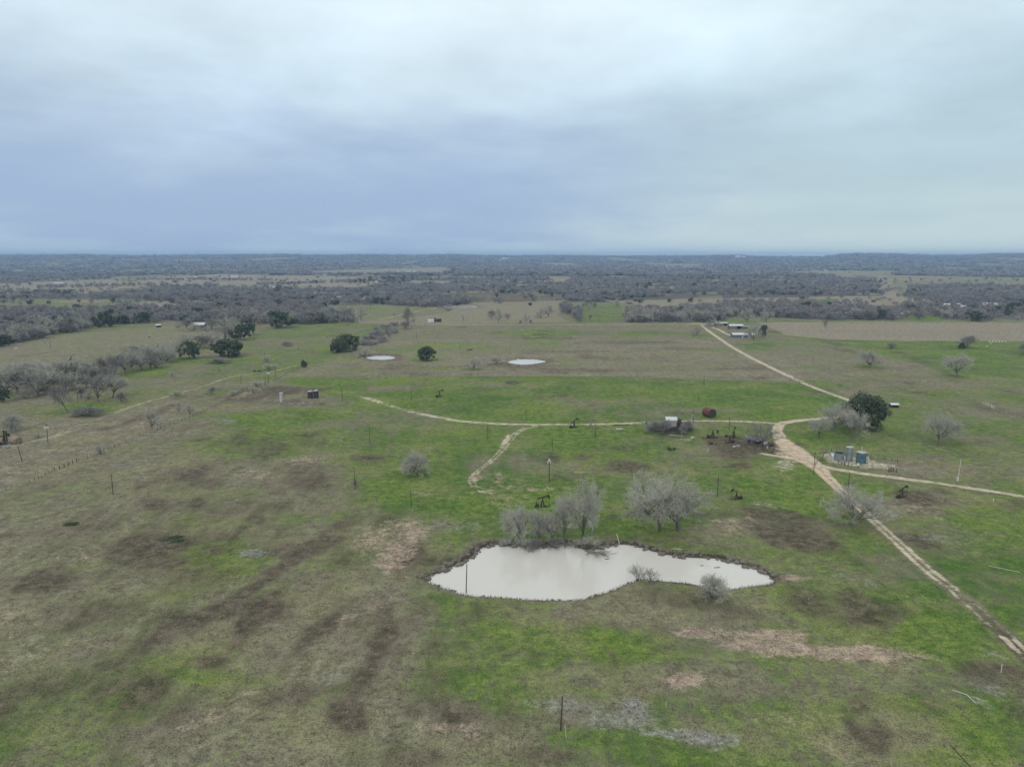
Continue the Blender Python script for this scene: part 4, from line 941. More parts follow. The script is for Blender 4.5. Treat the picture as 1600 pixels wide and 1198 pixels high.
 ('mid', 2, 564, 500, 24, 18, 'bare tree with a dark trunk standing out beyond the green pasture', {}),
 ('mid', 3, 545, 499, 18, 16, 'bare tree left of the dark trunked one beyond the green pasture', {}),
 ('mid', 4, 530, 498, 25, 28, 'dense purplish bare tree beyond the left green pasture', {}),
 ('mid', 0, 508, 498, 18, 22, 'low bare tree left of the dense purplish one', {}),
 ('mid', 1, 638, 511, 30, 16, 'tall thin bare tree left of the far dark tanks', {}),
 ('mid', 5, 634, 514, 12, 20, 'low bush at the foot of the tall thin bare tree', {'name': 'bare_bush'}),
 ('mid', 0, 616, 494, 8, 6, 'tiny bare tree by the faint lane', {}),
 ('mid', 0, 779, 504, 22, 14, 'tallest bare tree right of the far dark tanks', {}),
 ('mid', 1, 768, 499, 14, 14, 'lower bare tree left of the tallest one right of the far tanks', {}),
 ('mid', 3, 793, 500, 10, 10, 'smallest bare tree of the three right of the far tanks', {}),
 ('mid', 2, 723, 500, 9, 5, 'tiny leafless tree alone beyond the middle field', {}),
 ('mid', 4, 822, 504, 14, 13, 'bare tree left of the pair beyond the middle field', {}),
 ('mid', 2, 845, 497, 15, 16, 'left bare tree of the pair beyond the middle field', {}),
 ('mid', 0, 857, 495, 19, 18, 'right taller bare tree of the pair beyond the middle field', {}),
 ('mid', 5, 829, 507, 8, 6, 'small bare tree at the road right of the tiny poles', {}),
 ('mid', 1, 813, 507, 7, 5, 'smallest bare tree at the road beyond the middle field', {}),
 ('mid', 3, 922, 500, 9, 8, 'small bare tree right of the curved grey grove', {}),
 ('mid', 4, 911, 484, 12, 9, 'leftmost of three slim trees behind the bright far pasture', {}),
 ('mid', 0, 920, 484, 12, 7, 'middle of three slim trees behind the bright far pasture', {}),
 ('mid', 1, 929, 483, 11, 7, 'rightmost of three slim trees behind the bright far pasture', {}),
 ('mid', 2, 964, 479, 13, 10, 'bare tree at the far end of the bright far pasture', {}),
 ('mid', 0, 1167, 504, 22, 24, 'bare tree behind the blue farmhouse on the far lawn', {}),
 ('mid', 4, 1197, 504, 19, 20, 'second bare tree on the far lawn right of the farmhouse', {}),
 ('mid', 2, 1137, 477, 9, 14, 'low round tree at the back of the dark belt', {}),
 ('small_oak', 2, 1253, 469, 6, 8, 'small round green tree alone in the tan strip', {'name': 'evergreen_tree'}),
 ('mid', 1, 1130, 464, 11, 7, 'left of the bare trees standing before the far wood edge', {}),
 ('mid', 5, 1145, 464, 10, 7, 'middle of the bare trees standing before the far wood edge', {}),
 ('mid', 0, 1158, 463, 8, 6, 'right of the bare trees standing before the far wood edge', {}),
 ('small_oak', 2, 1523, 502, 16, 26, 'big olive bush at the near edge of the right far grove', {'name': 'evergreen_tree'}),
 ('mid', 3, 1550, 501, 14, 22, 'grey thicket right of the big olive bush in the far grove', {}),
 ('mid', 0, 1590, 501, 8, 7, 'small tree alone at the right end of the tan field', {}),
 ('small_oak', 0, 440, 512, 26, 42, 'large dark evergreen at the corner of the left woods', {'name': 'live_oak'}),
 ('small_oak', 1, 164, 511, 24, 30, 'dark evergreen on the near edge of the left woods', {'name': 'live_oak'}),
 ('small_oak', 0, 223, 505, 18, 22, 'dark evergreen near the hay barn in the left woods', {'name': 'live_oak'}),
 ('small_oak', 3, 6, 541, 18, 22, 'dark evergreen at the left end of the woods', {'name': 'evergreen_tree'}),
 ('small_oak', 2, 488, 496, 9, 12, 'dark round shrub under the bare trees beyond the left pasture', {'name': 'green_bush'}),
]
for r in HAND:
    kit, i, px, py, h, w, label, ex = r
    ex = dict(ex); nb = ex.pop('balls', 0)
    cat = {'bare_bush': 'bush', 'thicket': 'thicket', 'green_bush': 'bush', 'sapling': 'sapling'}.get(ex.get('name', ''), 'tree')
    if kit == 'mid' and px < 360 and py > 500: h *= 1.1; w *= 1.3
    o, H, Wd = tree(kit, i, px, py, h, w, label, cat=cat, **ex)
    if nb: balls(o, nb, px, r=.03 if h < 45 else .022)

# --- woods: scattered in ground polygons, nearest as single trees, the rest merged
WOODS = [  # name, polygon px, number, (mean height m, width m), evergreen share, label
 ('left_woods', [(-60, 552), (0, 541), (60, 530), (130, 516), (155, 508), (240, 505), (262, 499), (280, 494), (280, 486), (200, 483), (130, 490), (60, 488), (-60, 489)], 900, (13, 13), .07, 'purple grey winter woods along the top of the left pasture'),
 ('open_grove', [(262, 500), (290, 502), (345, 504), (400, 507), (450, 507), (540, 506), (560, 502), (530, 490), (500, 478), (440, 476), (280, 478)], 480, (12, 12), .06, 'open bare grove behind the hay barn'),
 ('dark_belt', [(975, 503), (1000, 504), (1110, 503.5), (1120, 500), (1160, 491), (1155, 483), (1060, 485), (985, 489)], 260, (13, 12), .03, 'dense dark belt of bare trees behind the middle field'),
 ('grove', [(874, 480), (892, 482), (905, 490), (912, 503), (903, 503), (893, 494), (878, 489)], 34, (12, 11), .0, 'small curved grey grove beyond the middle field'),
 ('right_belt', [(1125, 482), (1160, 490), (1200, 495), (1300, 500), (1396, 501), (1402, 494), (1370, 486), (1330, 481), (1250, 478), (1150, 474), (1125, 477)], 330, (12, 13), .09, 'long belt of bare trees along the top of the tan field'),
 ('right_grove', [(1402, 496), (1430, 499), (1475, 502), (1560, 502), (1560, 496), (1600, 488), (1640, 480), (1600, 474), (1450, 474), (1400, 484)], 130, (12, 12), .15, 'scattered trees round the far right farmstead'),
 ('brush_line', [(566, 545), (600, 535), (625, 515), (620, 506), (598, 510), (580, 525), (560, 538)], 42, (5, 8), .03, 'grey brush running up to the far road from the broad oak'),
 ('left_thicket', [(0, 468), (120, 466), (225, 467), (225, 456), (120, 455), (0, 455)], 200, (9, 11), .1, 'scattered scrub behind the far left green field'),
 ('mid_left_woods', [(225, 469), (400, 474), (490, 478), (560, 474), (700, 482), (740, 474), (725, 468), (690, 462), (600, 457), (540, 453), (400, 451), (330, 447), (240, 446), (225, 452)], 1100, (11, 13), .07, 'broad purple grey woods beyond the hay barn'),
 ('yard_trees', [(600, 472), (690, 478), (735, 474), (700, 466), (610, 464)], 60, (10, 12), .1, 'trees round the distant grey yard'),
 ('center_woods', [(560, 444), (600, 452), (660, 456.5), (760, 457.5), (875, 460), (890, 470), (955, 472.5), (985, 466), (1030, 464), (1060, 459), (1130, 461), (1250, 461), (1380, 461), (1382, 447), (1355, 437), (1230, 429), (1100, 427), (800, 427), (640, 430), (500, 429), (490, 440)], 3800, (10, 13), .10, 'wide blue grey woods across the middle distance'),
 ('east_woods', [(1404, 452), (1430, 462), (1460, 470), (1660, 478), (1660, 447), (1560, 448), (1500, 445), (1440, 447)], 560, (10, 13), .10, 'woods beyond the far right farmstead'),
 ('west_woods', [(-60, 443), (60, 443), (175, 441), (200, 434), (330, 428), (200, 426), (-60, 424)], 900, (10, 14), .08, 'far purple woods on the left'),
 ('west_scrub', [(-60, 455), (240, 447), (240, 444), (170, 444), (60, 447), (-60, 446)], 90, (8, 11), .1, 'thin scrub between the far left fields'),
 ('field_trees', [(-60, 500), (0, 484), (220, 482), (700, 474), (960, 484), (1600, 500), (1660, 500), (1660, 428), (-60, 424)], 900, (9, 11), .22, 'single trees dotted over the far fields'),
 ('hedgerow', [(170, 438), (250, 435.5), (330, 436), (440, 437.5), (430, 439), (330, 438), (250, 438)], 130, (8, 10), .1, 'thin hedgerow across the far tan fields'),
 ('hedgerow', [(400, 444), (480, 441.5), (565, 438.5), (600, 436), (600, 438), (560, 441), (480, 444), (410, 446)], 130, (8, 10), .15, 'slanting hedgerow at the right of the far tan fields'),
 ('hedgerow', [(60, 448), (150, 446), (240, 444), (245, 446), (150, 449), (60, 451)], 90, (8, 10), .1, 'scrubby hedgerow at the left of the far tan fields'),
 ('dark_pines', [(520, 441), (560, 437), (620, 434), (660, 436), (640, 440), (600, 443), (540, 443)], 90, (12, 12), 1.4, 'dark evergreens right of the far tan fields'),
 ('horizon_woods', [(-120, 428), (1720, 434), (1720, 396), (-120, 397)], 34000, (11, 22), .07, 'endless blue woods fading to the horizon'),
]
CLEAR = [[(0, 503), (35, 503), (30, 514), (0, 516)], [(180, 432), (260, 430), (230, 438), (190, 440)], [(640, 438), (705, 439), (700, 443), (645, 442)], [(1010, 450), (1060, 446), (1060, 452), (1020, 455)],
         [(1230, 424), (1330, 422), (1400, 425), (1390, 432), (1320, 433), (1240, 428)], [(1365, 425), (1390, 430), (1600, 433), (1660, 434), (1660, 445), (1500, 442), (1420, 446), (1410, 462), (1375, 445)],
         [(860, 433), (885, 431), (890, 437), (870, 440)], [(1040, 413), (1095, 412), (1095, 417), (1045, 418)], [(170, 434), (600, 431), (600, 444), (330, 446), (230, 445)], [(480, 422), (560, 420), (700, 416), (712, 422), (690, 427), (560, 429), (480, 428)],
         [(685, 457), (875, 461), (885, 469), (800, 472), (740, 472), (720, 466)], [(525, 463), (605, 461), (610, 468), (530, 470)], [(496, 474), (532, 462), (535, 466), (505, 474)], [(1120, 455), (1125, 461), (1040, 463), (1040, 459)]]
CLEARW = []
for c in CLEAR:
    X, Y = G([p[0] for p in c], [p[1] for p in c]); CLEARW.append(np.stack([X, Y], 1))
WT = {k: M_ for k, M_ in []}
npr = np.random.default_rng(12)
def scatter(poly, n, open_=False, nofilter=False):
    """points in a ground polygon, thinner with distance"""
    P = np.array(poly, float); x0, y0 = P.min(0); x1, y1 = P.max(0); pts = []
    while len(pts) < n:
        k = n * 3; a = npr.uniform(x0, x1, k); b = npr.uniform(y0, y1, k); m_ = in_poly(a, b, P); pts += list(zip(a[m_], b[m_]))
    pts = np.array(pts[:n]); X, Y = G(pts[:, 0], pts[:, 1], 420, 450)
    far = Y < 12300; X, Y = X[far], Y[far]; n = len(X)
    keep = np.ones(n, bool)
    if open_: return X[Y > 1150], Y[Y > 1150]
    for c in (() if nofilter else CLEARW): keep &= ~in_poly(X, Y, c)
    if not nofilter: keep &= ~((Y > 1250) & (masks(X, Y)[:, 5] < .4))
    return X[keep], Y[keep]
ALLW = []
for name, poly, n, (hm, wm), ev, label in WOODS:
    X, Y = scatter(poly, n, name == 'field_trees', name in ('hedgerow', 'dark_pines')); m_ = len(X)
    H = hm * npr.uniform(.6, 1.3, m_) * (0.82 + .5 * (vnoise(X, Y, 60, 4, 2) - .3)); Wd = wm * npr.uniform(.7, 1.3, m_)
    if name == 'horizon_woods':
        t_ = PREPT = masks(X, Y)[:, 5]; k = t_ > .4; X, Y, H, Wd = X[k], Y[k], H[k], Wd[k]; m_ = len(X)
        dist = np.hypot(X, Y); Wd = Wd * (1 + dist / 7000)
    E = npr.random(m_) < ev * (.3 + 1.6 * (vnoise(X, Y, 160, 8, 2) > .52))
    ALLW.append([name, X, Y, H, Wd, E, label])
for a_ in ALLW: print('WOOD', a_[0], len(a_[1]), 'H', round(float(a_[3].mean()), 1), 'D', a_[2].min().round(), a_[2].max().round())
# the largest become single trees
SINGLE = ['left_woods', 'open_grove', 'dark_belt', 'grove', 'right_belt', 'right_grove', 'brush_line', 'left_thicket']
cand = [(H_[i] / math.hypot(X_[i], Y_[i]), wi, i, bool(E_[i])) for wi, (nm, X_, Y_, H_, W__, E_, lb) in enumerate(ALLW) if nm in SINGLE for i in range(len(X_))]
cand.sort(reverse=True)
nb_hand = sum(1 for r in HAND if r[7].get('name') is None)
picked = [c for c in cand if not c[3]][:278 - nb_hand] + [c for c in cand if c[3]][:60]
psel = set((c[1], c[2]) for c in picked)
GNAMES = {'left_woods': 'trees of the woods along the left pasture', 'open_grove': 'trees of the open grove behind the hay barn', 'dark_belt': 'trees of the dark belt behind the middle field', 'grove': 'trees of the curved grey grove',
          'right_belt': 'trees of the belt above the tan field', 'right_grove': 'trees round the far right farmstead', 'brush_line': 'brush between the broad oak and the far road', 'left_thicket': 'scrub behind the far left green field'}
LNAMES = {'left_woods': 'of left pasture woods', 'open_grove': 'of hay barn grove', 'dark_belt': 'of dark belt', 'grove': 'of curved grove',
          'right_belt': 'of tan field belt', 'right_grove': 'of farmstead grove', 'brush_line': 'of brush above broad oak', 'left_thicket': 'of scrub behind green field'}
print('t scatter', time.time() - T0)
def stretch(wi, i):
    nm, X, Y = ALLW[wi][:3]; a = X / Y; q = (a < a[i]).mean(); d_ = (Y < Y[i]).mean()
    part = ['at the left end', 'left of the middle', 'in the middle', 'right of the middle', 'at the right end'][min(int(q * 5), 4)]
    return part, ['front row', 'second row', 'back rows'][min(int(d_ * 3), 2)]
for sz_, wi, i, ev in picked:
    nm, X, Y, H, Wd, E, lb = ALLW[wi]
    low = (not ev) and rT.random() < .35
    tree('small_oak' if ev else ('dome' if low else 'mid'), rT.randrange(6), 0, 0, 0, 0, ('dark evergreen tree ' if ev else ('low bushy bare tree ' if low else ('tall' if H[i] > np.median(H) else 'short') + ' bare tree ')) + '%s, %s, ' % stretch(wi, i) + LNAMES[nm], name='evergreen_tree' if ev else 'bare_tree',
         group=GNAMES[nm] + (' with dark leaves' if ev else (' with low crowns' if low else '')), at=(float(X[i]), float(Y[i])), dims=(float(H[i]) * (.6 if low else .9), float(Wd[i])))
# merged masses
def lod(seed, n, s_, green=False):
    """small crown: loose triangles through a dome and a little trunk, unit height and width"""
    r = np.random.default_rng(seed); P = r.normal(size=(n, 3)); P /= np.linalg.norm(P, axis=1)[:, None]
    P *= (r.uniform(.35, 1, (n, 1)) ** .5); P = P * [.46, .46, .46] + [0, 0, .52]
    if green: P[:, 2] -= .05
    lump = r.normal(size=(5, 3)) * [.2, .2, .12] + [0, 0, .62]
    for j in range(n // 3): P[j] = lump[j % 5] + r.normal(size=3) * .1
    D = (P - [0, 0, .25]); D /= np.linalg.norm(D, axis=1)[:, None]
    if not green: D = D + r.normal(size=(n, 3)) * .35; D /= np.linalg.norm(D, axis=1)[:, None]
    if green:
        a = np.cross(D, r.normal(size=(n, 3))); a /= np.linalg.norm(a, axis=1)[:, None]; b = np.cross(D, a); T_ = np.stack([P - a * s_, P + a * s_ * .6 + b * s_, P + a * s_ * .5 - b * s_], 1)
    else:
        a = np.cross(D, r.normal(size=(n, 3))); a /= np.linalg.norm(a, axis=1)[:, None]
        T_ = np.stack([P - a * s_ * .38 - D * s_, P + a * s_ * .38 - D * s_, P + D * s_ * 1.3], 1)
    tr = np.array([[[-.03, 0, 0], [.03, 0, 0], [0, 0, .6]], [[0, -.03, 0], [0, .03, 0], [0, 0, .6]]])
    V = np.concatenate([T_, tr]).reshape(-1, 3); return V
LODS = {('b', 'm'): [lod(i, 150, .10) for i in range(5)], ('g', 'm'): [lod(20 + i, 70, .12, True) for i in range(3)],
        ('b', 'f'): [lod(40 + i, 40, .18) for i in range(4)], ('g', 'f'): [lod(60 + i, 20, .22, True) for i in range(3)],
        ('b', 'h'): [lod(80 + i, 12, .30) for i in range(4)], ('g', 'h'): [lod(90 + i, 10, .32, True) for i in range(3)]}
wm_ = bpy.data.materials.new('wood_mass'); wm_.use_nodes = True; T = NT(wm_.node_tree); b = wm_.node_tree.nodes['Principled BSDF']
vc = T.new('ShaderNodeVertexColor', layer_name='tint'); T.put(b.inputs['Base Color'], vc.outputs[0]); b.inputs['Roughness'].default_value = 1; b.inputs['Specular IOR Level'].default_value = .05
for wi, (nm, X, Y, H, Wd, E, lb) in enumerate(ALLW):
    VV, CC = [], []
    Z = zg(X, Y); R = np.hypot(X, Y); rot = npr.uniform(0, 6.28, len(X)); br = npr.normal(1, .09, len(X)); warm = npr.normal(0, .012, len(X))
    for i in range(len(X)):
        if (wi, i) in psel: continue
        lv = 'm' if R[i] < 1700 else ('f' if R[i] < 3800 else 'h'); K = LODS[('g' if E[i] else 'b', lv)]; V = K[i % len(K)]
        c, s_ = math.cos(rot[i]), math.sin(rot[i])
        v = np.empty_like(V); v[:, 0] = (V[:, 0] * c - V[:, 1] * s_) * Wd[i] + X[i]; v[:, 1] = (V[:, 0] * s_ + V[:, 1] * c) * Wd[i] + Y[i]; v[:, 2] = V[:, 2] * H[i] + Z[i] - .2
        col = (.036, .050, .030) if E[i] else (.215 + warm[i], .202, .197 - warm[i] * .6); VV.append(v); CC.append(np.tile([max(q * br[i], .01) for q in col] + [1], (len(v), 1)))
    if not VV: continue
    VV = np.concatenate(VV); CC = np.concatenate(CC); F = np.arange(len(VV)).reshape(-1, 3)
    o = link(nm, np_mesh(nm, VV, F, wm_, attrs={'tint': CC})); tag(o, lb, 'woods', kind='stuff')
print('t woods', time.time() - T0)
# ------------------------------------------------------------------ man-made things
WOODP = mat('weathered_pole', (.075, .062, .05), .9, scale=3, col2=(.045, .038, .03))
WOODG = mat('grey_board', (.20, .185, .17), .9, scale=1.2, col2=(.10, .09, .08))
WHITE = mat('white_paint', (.58, .58, .56), .6, scale=2, col2=(.42, .41, .38))
PALEP = mat('pale_pipe', (.50, .48, .42), .7, scale=2)
BLACKM = mat('black_iron', (.034, .031, .028), .7, scale=2, col2=(.045, .03, .022))
RUST = mat('rust', (.16, .065, .035), .85, scale=1.2, col2=(.07, .035, .025))
RUSTG = mat('grey_rust', (.26, .22, .19), .7, scale=.8, col2=(.15, .09, .06))
TIN = mat('grey_tin', (.46, .47, .48), .45, metal=.3, scale=.7, col2=(.30, .29, .28))
ROOFW = mat('white_roof', (.54, .555, .57), .5, scale=.5, col2=(.40, .405, .41))
TEAL = mat('teal_steel', (.085, .16, .175), .5, scale=.7, col2=(.045, .085, .10))
GREYT = mat('grey_green_steel', (.20, .245, .235), .55, scale=.6, col2=(.13, .15, .14))
SILVER = mat('silver_steel', (.48, .48, .47), .5, metal=.2, scale=.8, col2=(.32, .30, .28))
DARKT = mat('dark_tank', (.030, .029, .027), .7, scale=.8, col2=(.050, .043, .038))
INSHADE = mat('inside_shade', (.012, .011, .010), .95)  # near-black colour standing for shade inside open tanks and sheds
BLUEW = mat('blue_siding', (.12, .14, .25), .7, scale=.6, col2=(.08, .09, .15))
GLASS = mat('window_glass', (.03, .035, .04), .15, spec=.6)
YEL = mat('faded_yellow', (.22, .14, .035), .7, scale=2, col2=(.15, .08, .03))
STONE = mat('muddy_rock', (.155, .14, .115), .95, scale=1.5, col2=(.085, .075, .06), rnd=.4, bump=.4)
DEADW = mat('dead_wood', (.16, .135, .11), .95, scale=2)
PALEW = mat('bleached_wood', (.52, .48, .40), .9, scale=2)
COWB = mat('black_hide', (.02, .018, .017), .8)
COWW = mat('pale_hide', (.6, .56, .48), .8)
PLAST = mat('blue_grey_plastic', (.30, .34, .42), .6)

# utility poles: px, base y, top y, arm, transformers, tilt deg, radius m, label
POLES = [(177, 773, 741, 1, 0, 0, .14, 'thin pole with a short arm low in the brown left field'),
 (35, 721, 697, 0, 0, -9, .17, 'stubby dark leaning pole below the left edge pumpjack'),
 (75, 692, 662, 1, 3, 2, .15, 'pole with three white transformers beside the two-rut track'),
 (415, 602, 586, 0, 0, 0, .15, 'bare dark pole left of the transformer pole on the fence line'),
 (420, 599, 579, 1, 3, 0, .15, 'pole with three pale transformers on the fence line'),
 (431, 591, 572, 1, 0, 0, .15, 'pole with an arm right of the transformer pole on the fence'),
 (377, 599, 586, 0, 0, 0, .13, 'thin pole beside the fading two-rut track'),
 (343, 582, 572, 0, 0, 0, .13, 'thin pole on a dark spot in the upper left pasture'),
 (414, 566, 549, 0, 0, 0, .12, 'thin pole rising from the pale bush above the two-rut track'),
 (466, 547, 535, 0, 0, 0, .12, 'thin pole alone in the green pasture left of the broad oak'),
 (70, 538, 529, 0, 1, -6, .13, 'leaning pole with a white top left of its neighbour by the woods'),
 (79, 543, 531, 0, 0, 0, .17, 'straight thick pole on a dark base by the left woods'),
 (122, 628, 612, 0, 0, 0, .12, 'thin pole left of the mistletoe dotted tree'),
 (535, 627, 605, 0, 0, 0, .16, 'dark pole at the left end of the long cream track'),
 (578, 694, 666, 0, 0, 0, .10, 'thin grey pole in the green field below the left end of the long track'),
 (555, 764, 734, 0, 0, 0, .11, 'dark pole with a tiny tree at its foot'),
 (643, 793, 766, 0, 0, -2, .12, 'black pole above the bare patch left of the pond'),
 (643, 625, 607, 0, 0, 0, .13, 'dark pole left of the small pumpjack in the bright field'),
 (762, 688, 664, 0, 0, 0, .11, 'thin pole right below the long cream track'),
 (822, 659, 640, 0, 0, 0, .10, 'thin pole just above the fork of the cream tracks'),
 (863, 704, 684, 0, 0, 0, .10, 'thin pole between the fork and the transformer pole'),
 (858, 753, 714, 0, 3, 0, .20, 'thick pole carrying white transformers in the centre of the field'),
 (933, 780, 749, 0, 0, 1, .13, 'pole standing behind the tallest pond bank tree'),
 (728, 923, 881, 0, 0, 2, .14, 'lone pole standing in the edge of the big pond'),
 (876, 1141, 1088, 0, 0, 2, .16, 'black pole on the ashy patch near the bottom'),
 (1121, 775, 743, 0, 0, 0, .14, 'dark pole left of the yellow pumpjack'),
 (1139, 672, 651, 0, 0, 0, .14, 'dark pole between the rusty tank and the collapsed shed'),
 (1271, 742, 706, 1, 0, 0, .14, 'tall pole on the verge at the road fork'),
 (1325, 767, 739, 0, 0, 0, .15, 'dark pole below the tank battery by the pinkish road'),
 (1496, 751, 717, 0, 0, 3, .16, 'white leaning pole above the gravel road on the right'),
 (1091, 627, 616, 0, 0, 0, .11, 'thin grey pole in the bright field above the rusty tank'),
 (1100, 602, 588, 1, 1, 0, .22, 'dark pole with equipment at the top edge of the bright field'),
 (1084, 658, 641, 0, 0, 0, .11, 'thin pole behind the right end of the overgrown barn'),
 (719, 546, 533, 0, 1, 0, .13, 'pale topped pole in the middle field right of the small oak'),
 (651, 529, 517, 0, 0, 0, .12, 'thin pole far in the middle field above the small oak'),
 (1139, 521, 510, 0, 0, 0, .14, 'pole left of the blue farmhouse'),
 (937, 504, 496, 0, 0, 0, .14, 'thin pole by the road right of the curved grove'),
 (579, 484, 473, 0, 0, 0, .18, 'thin far pole right below the grey yard'),
 (559, 505, 496, 0, 0, 0, .16, 'far pole at the corner of the left green pasture'),
 (930, 682, 672, 0, 0, 0, .25, 'short thick black post right of the derelict pumping unit')]
for px, yb, yt, arm, nt, tilt, rad, label in POLES:
    white = 'white leaning' in label
    p = empty('utility_pole', loc(px, yb, -.3), label, 'pole'); H = height_to(px, yb, yt) + .3
    tx = math.tan(math.radians(tilt)) * H; mb = MB()
    mb.tube((0, 0, 0), (tx, 0, H), rad, rad * .7, 8)
    if not arm and not nt: mb.tube((tx, 0, H), (tx, 0, H + .12), rad * .8, rad * .3, 8)
    mb.build('pole', PALEP if white else WOODP, p, smooth=False)
    if arm:
        MB().box((tx * .93, 0, H * .93), (2.0, .12, .14), rz=.3).build('crossarm', WOODP, p)
        for q in (-.8, 0, .8): MB().tube((tx * .93 + q * math.cos(.3), q * math.sin(.3), H * .93 + .07), (tx * .93 + q * math.cos(.3), q * math.sin(.3), H * .93 + .27), .06, .04, 6).build('insulator', WHITE, p)
    for k in range(nt):
        a = 2.1 * k + .5; cx, cy = tx * .82 + .45 * math.cos(a), .45 * math.sin(a); z0 = H * .76 + (.9 if (k == 2 and nt == 3 and not arm) else 0)
        if arm and nt == 3: cx, cy = tx * .82 + (-.75, 0, .75)[k], -.35
        t = MB(); t.tube((cx, cy, z0), (cx, cy, z0 + .85), .27, .27, 12); t.tube((cx, cy, z0 + .85), (cx, cy, z0 + 1.0), .24, .08, 12); t.box((tx * .82 + (cx - tx * .82) * .5, cy * .5, z0 + .5), (.35, .12, .1), rz=a)
        t.build('transformer', WHITE, p)
    if white: MB().tube((0, 0, 0), (0, 0, 1.6), .30, .30, 10).build('base_sleeve', WHITE, p)
    if rad >= .2 and nt: MB().tube((rad + .03, 0, 2), (tx + rad + .03, 0, H * .75), .04, .04, 6).build('conduit', TIN, p)
# lines between poles
# short stakes and markers
def stake(px, yb, yt, r, m_, label, cat='marker post', name='marker_post', tilt=0):
    H = height_to(px, yb, yt); p = empty(name, loc(px, yb, -.1), label, cat); tx = math.tan(math.radians(tilt)) * H
    MB().tube((0, 0, 0), (tx, 0, H), r, r, 8).build('post', m_, p); MB().tube((tx, 0, H), (tx, 0, H + .18), r * 1.35, r * .9, 8).build('cap', m_, p); return p
stake(1282, 790, 784, .09, WHITE, 'short white marker post left of the tree over the road')
stake(1552, 784, 779, .12, WHITE, 'white marker post below the gravel road near the right edge')
stake(885, 1153, 1133, .06, PALEW, 'pale leaning stake right of the black pole near the bottom', tilt=-6)
stake(1041, 1105, 1096, .06, PALEW, 'small pale stake standing in the grass above the ashy patch', tilt=-4)
stake(1564, 1050, 1038, .07, WHITE, 'white pipe marker on the dark ground below the right road')
stake(968, 851, 834, .13, PALEW, 'bleached dead trunk leaning at the upper pond shore', 'dead trunk', 'dead_trunk', tilt=-14)
stake(1106, 706, 700, .10, PALEP, 'small pale post among the junk left of the collapsed shed')
stake(716, 668, 664, .07, PALEP, 'tiny white marker right of the long cream track')

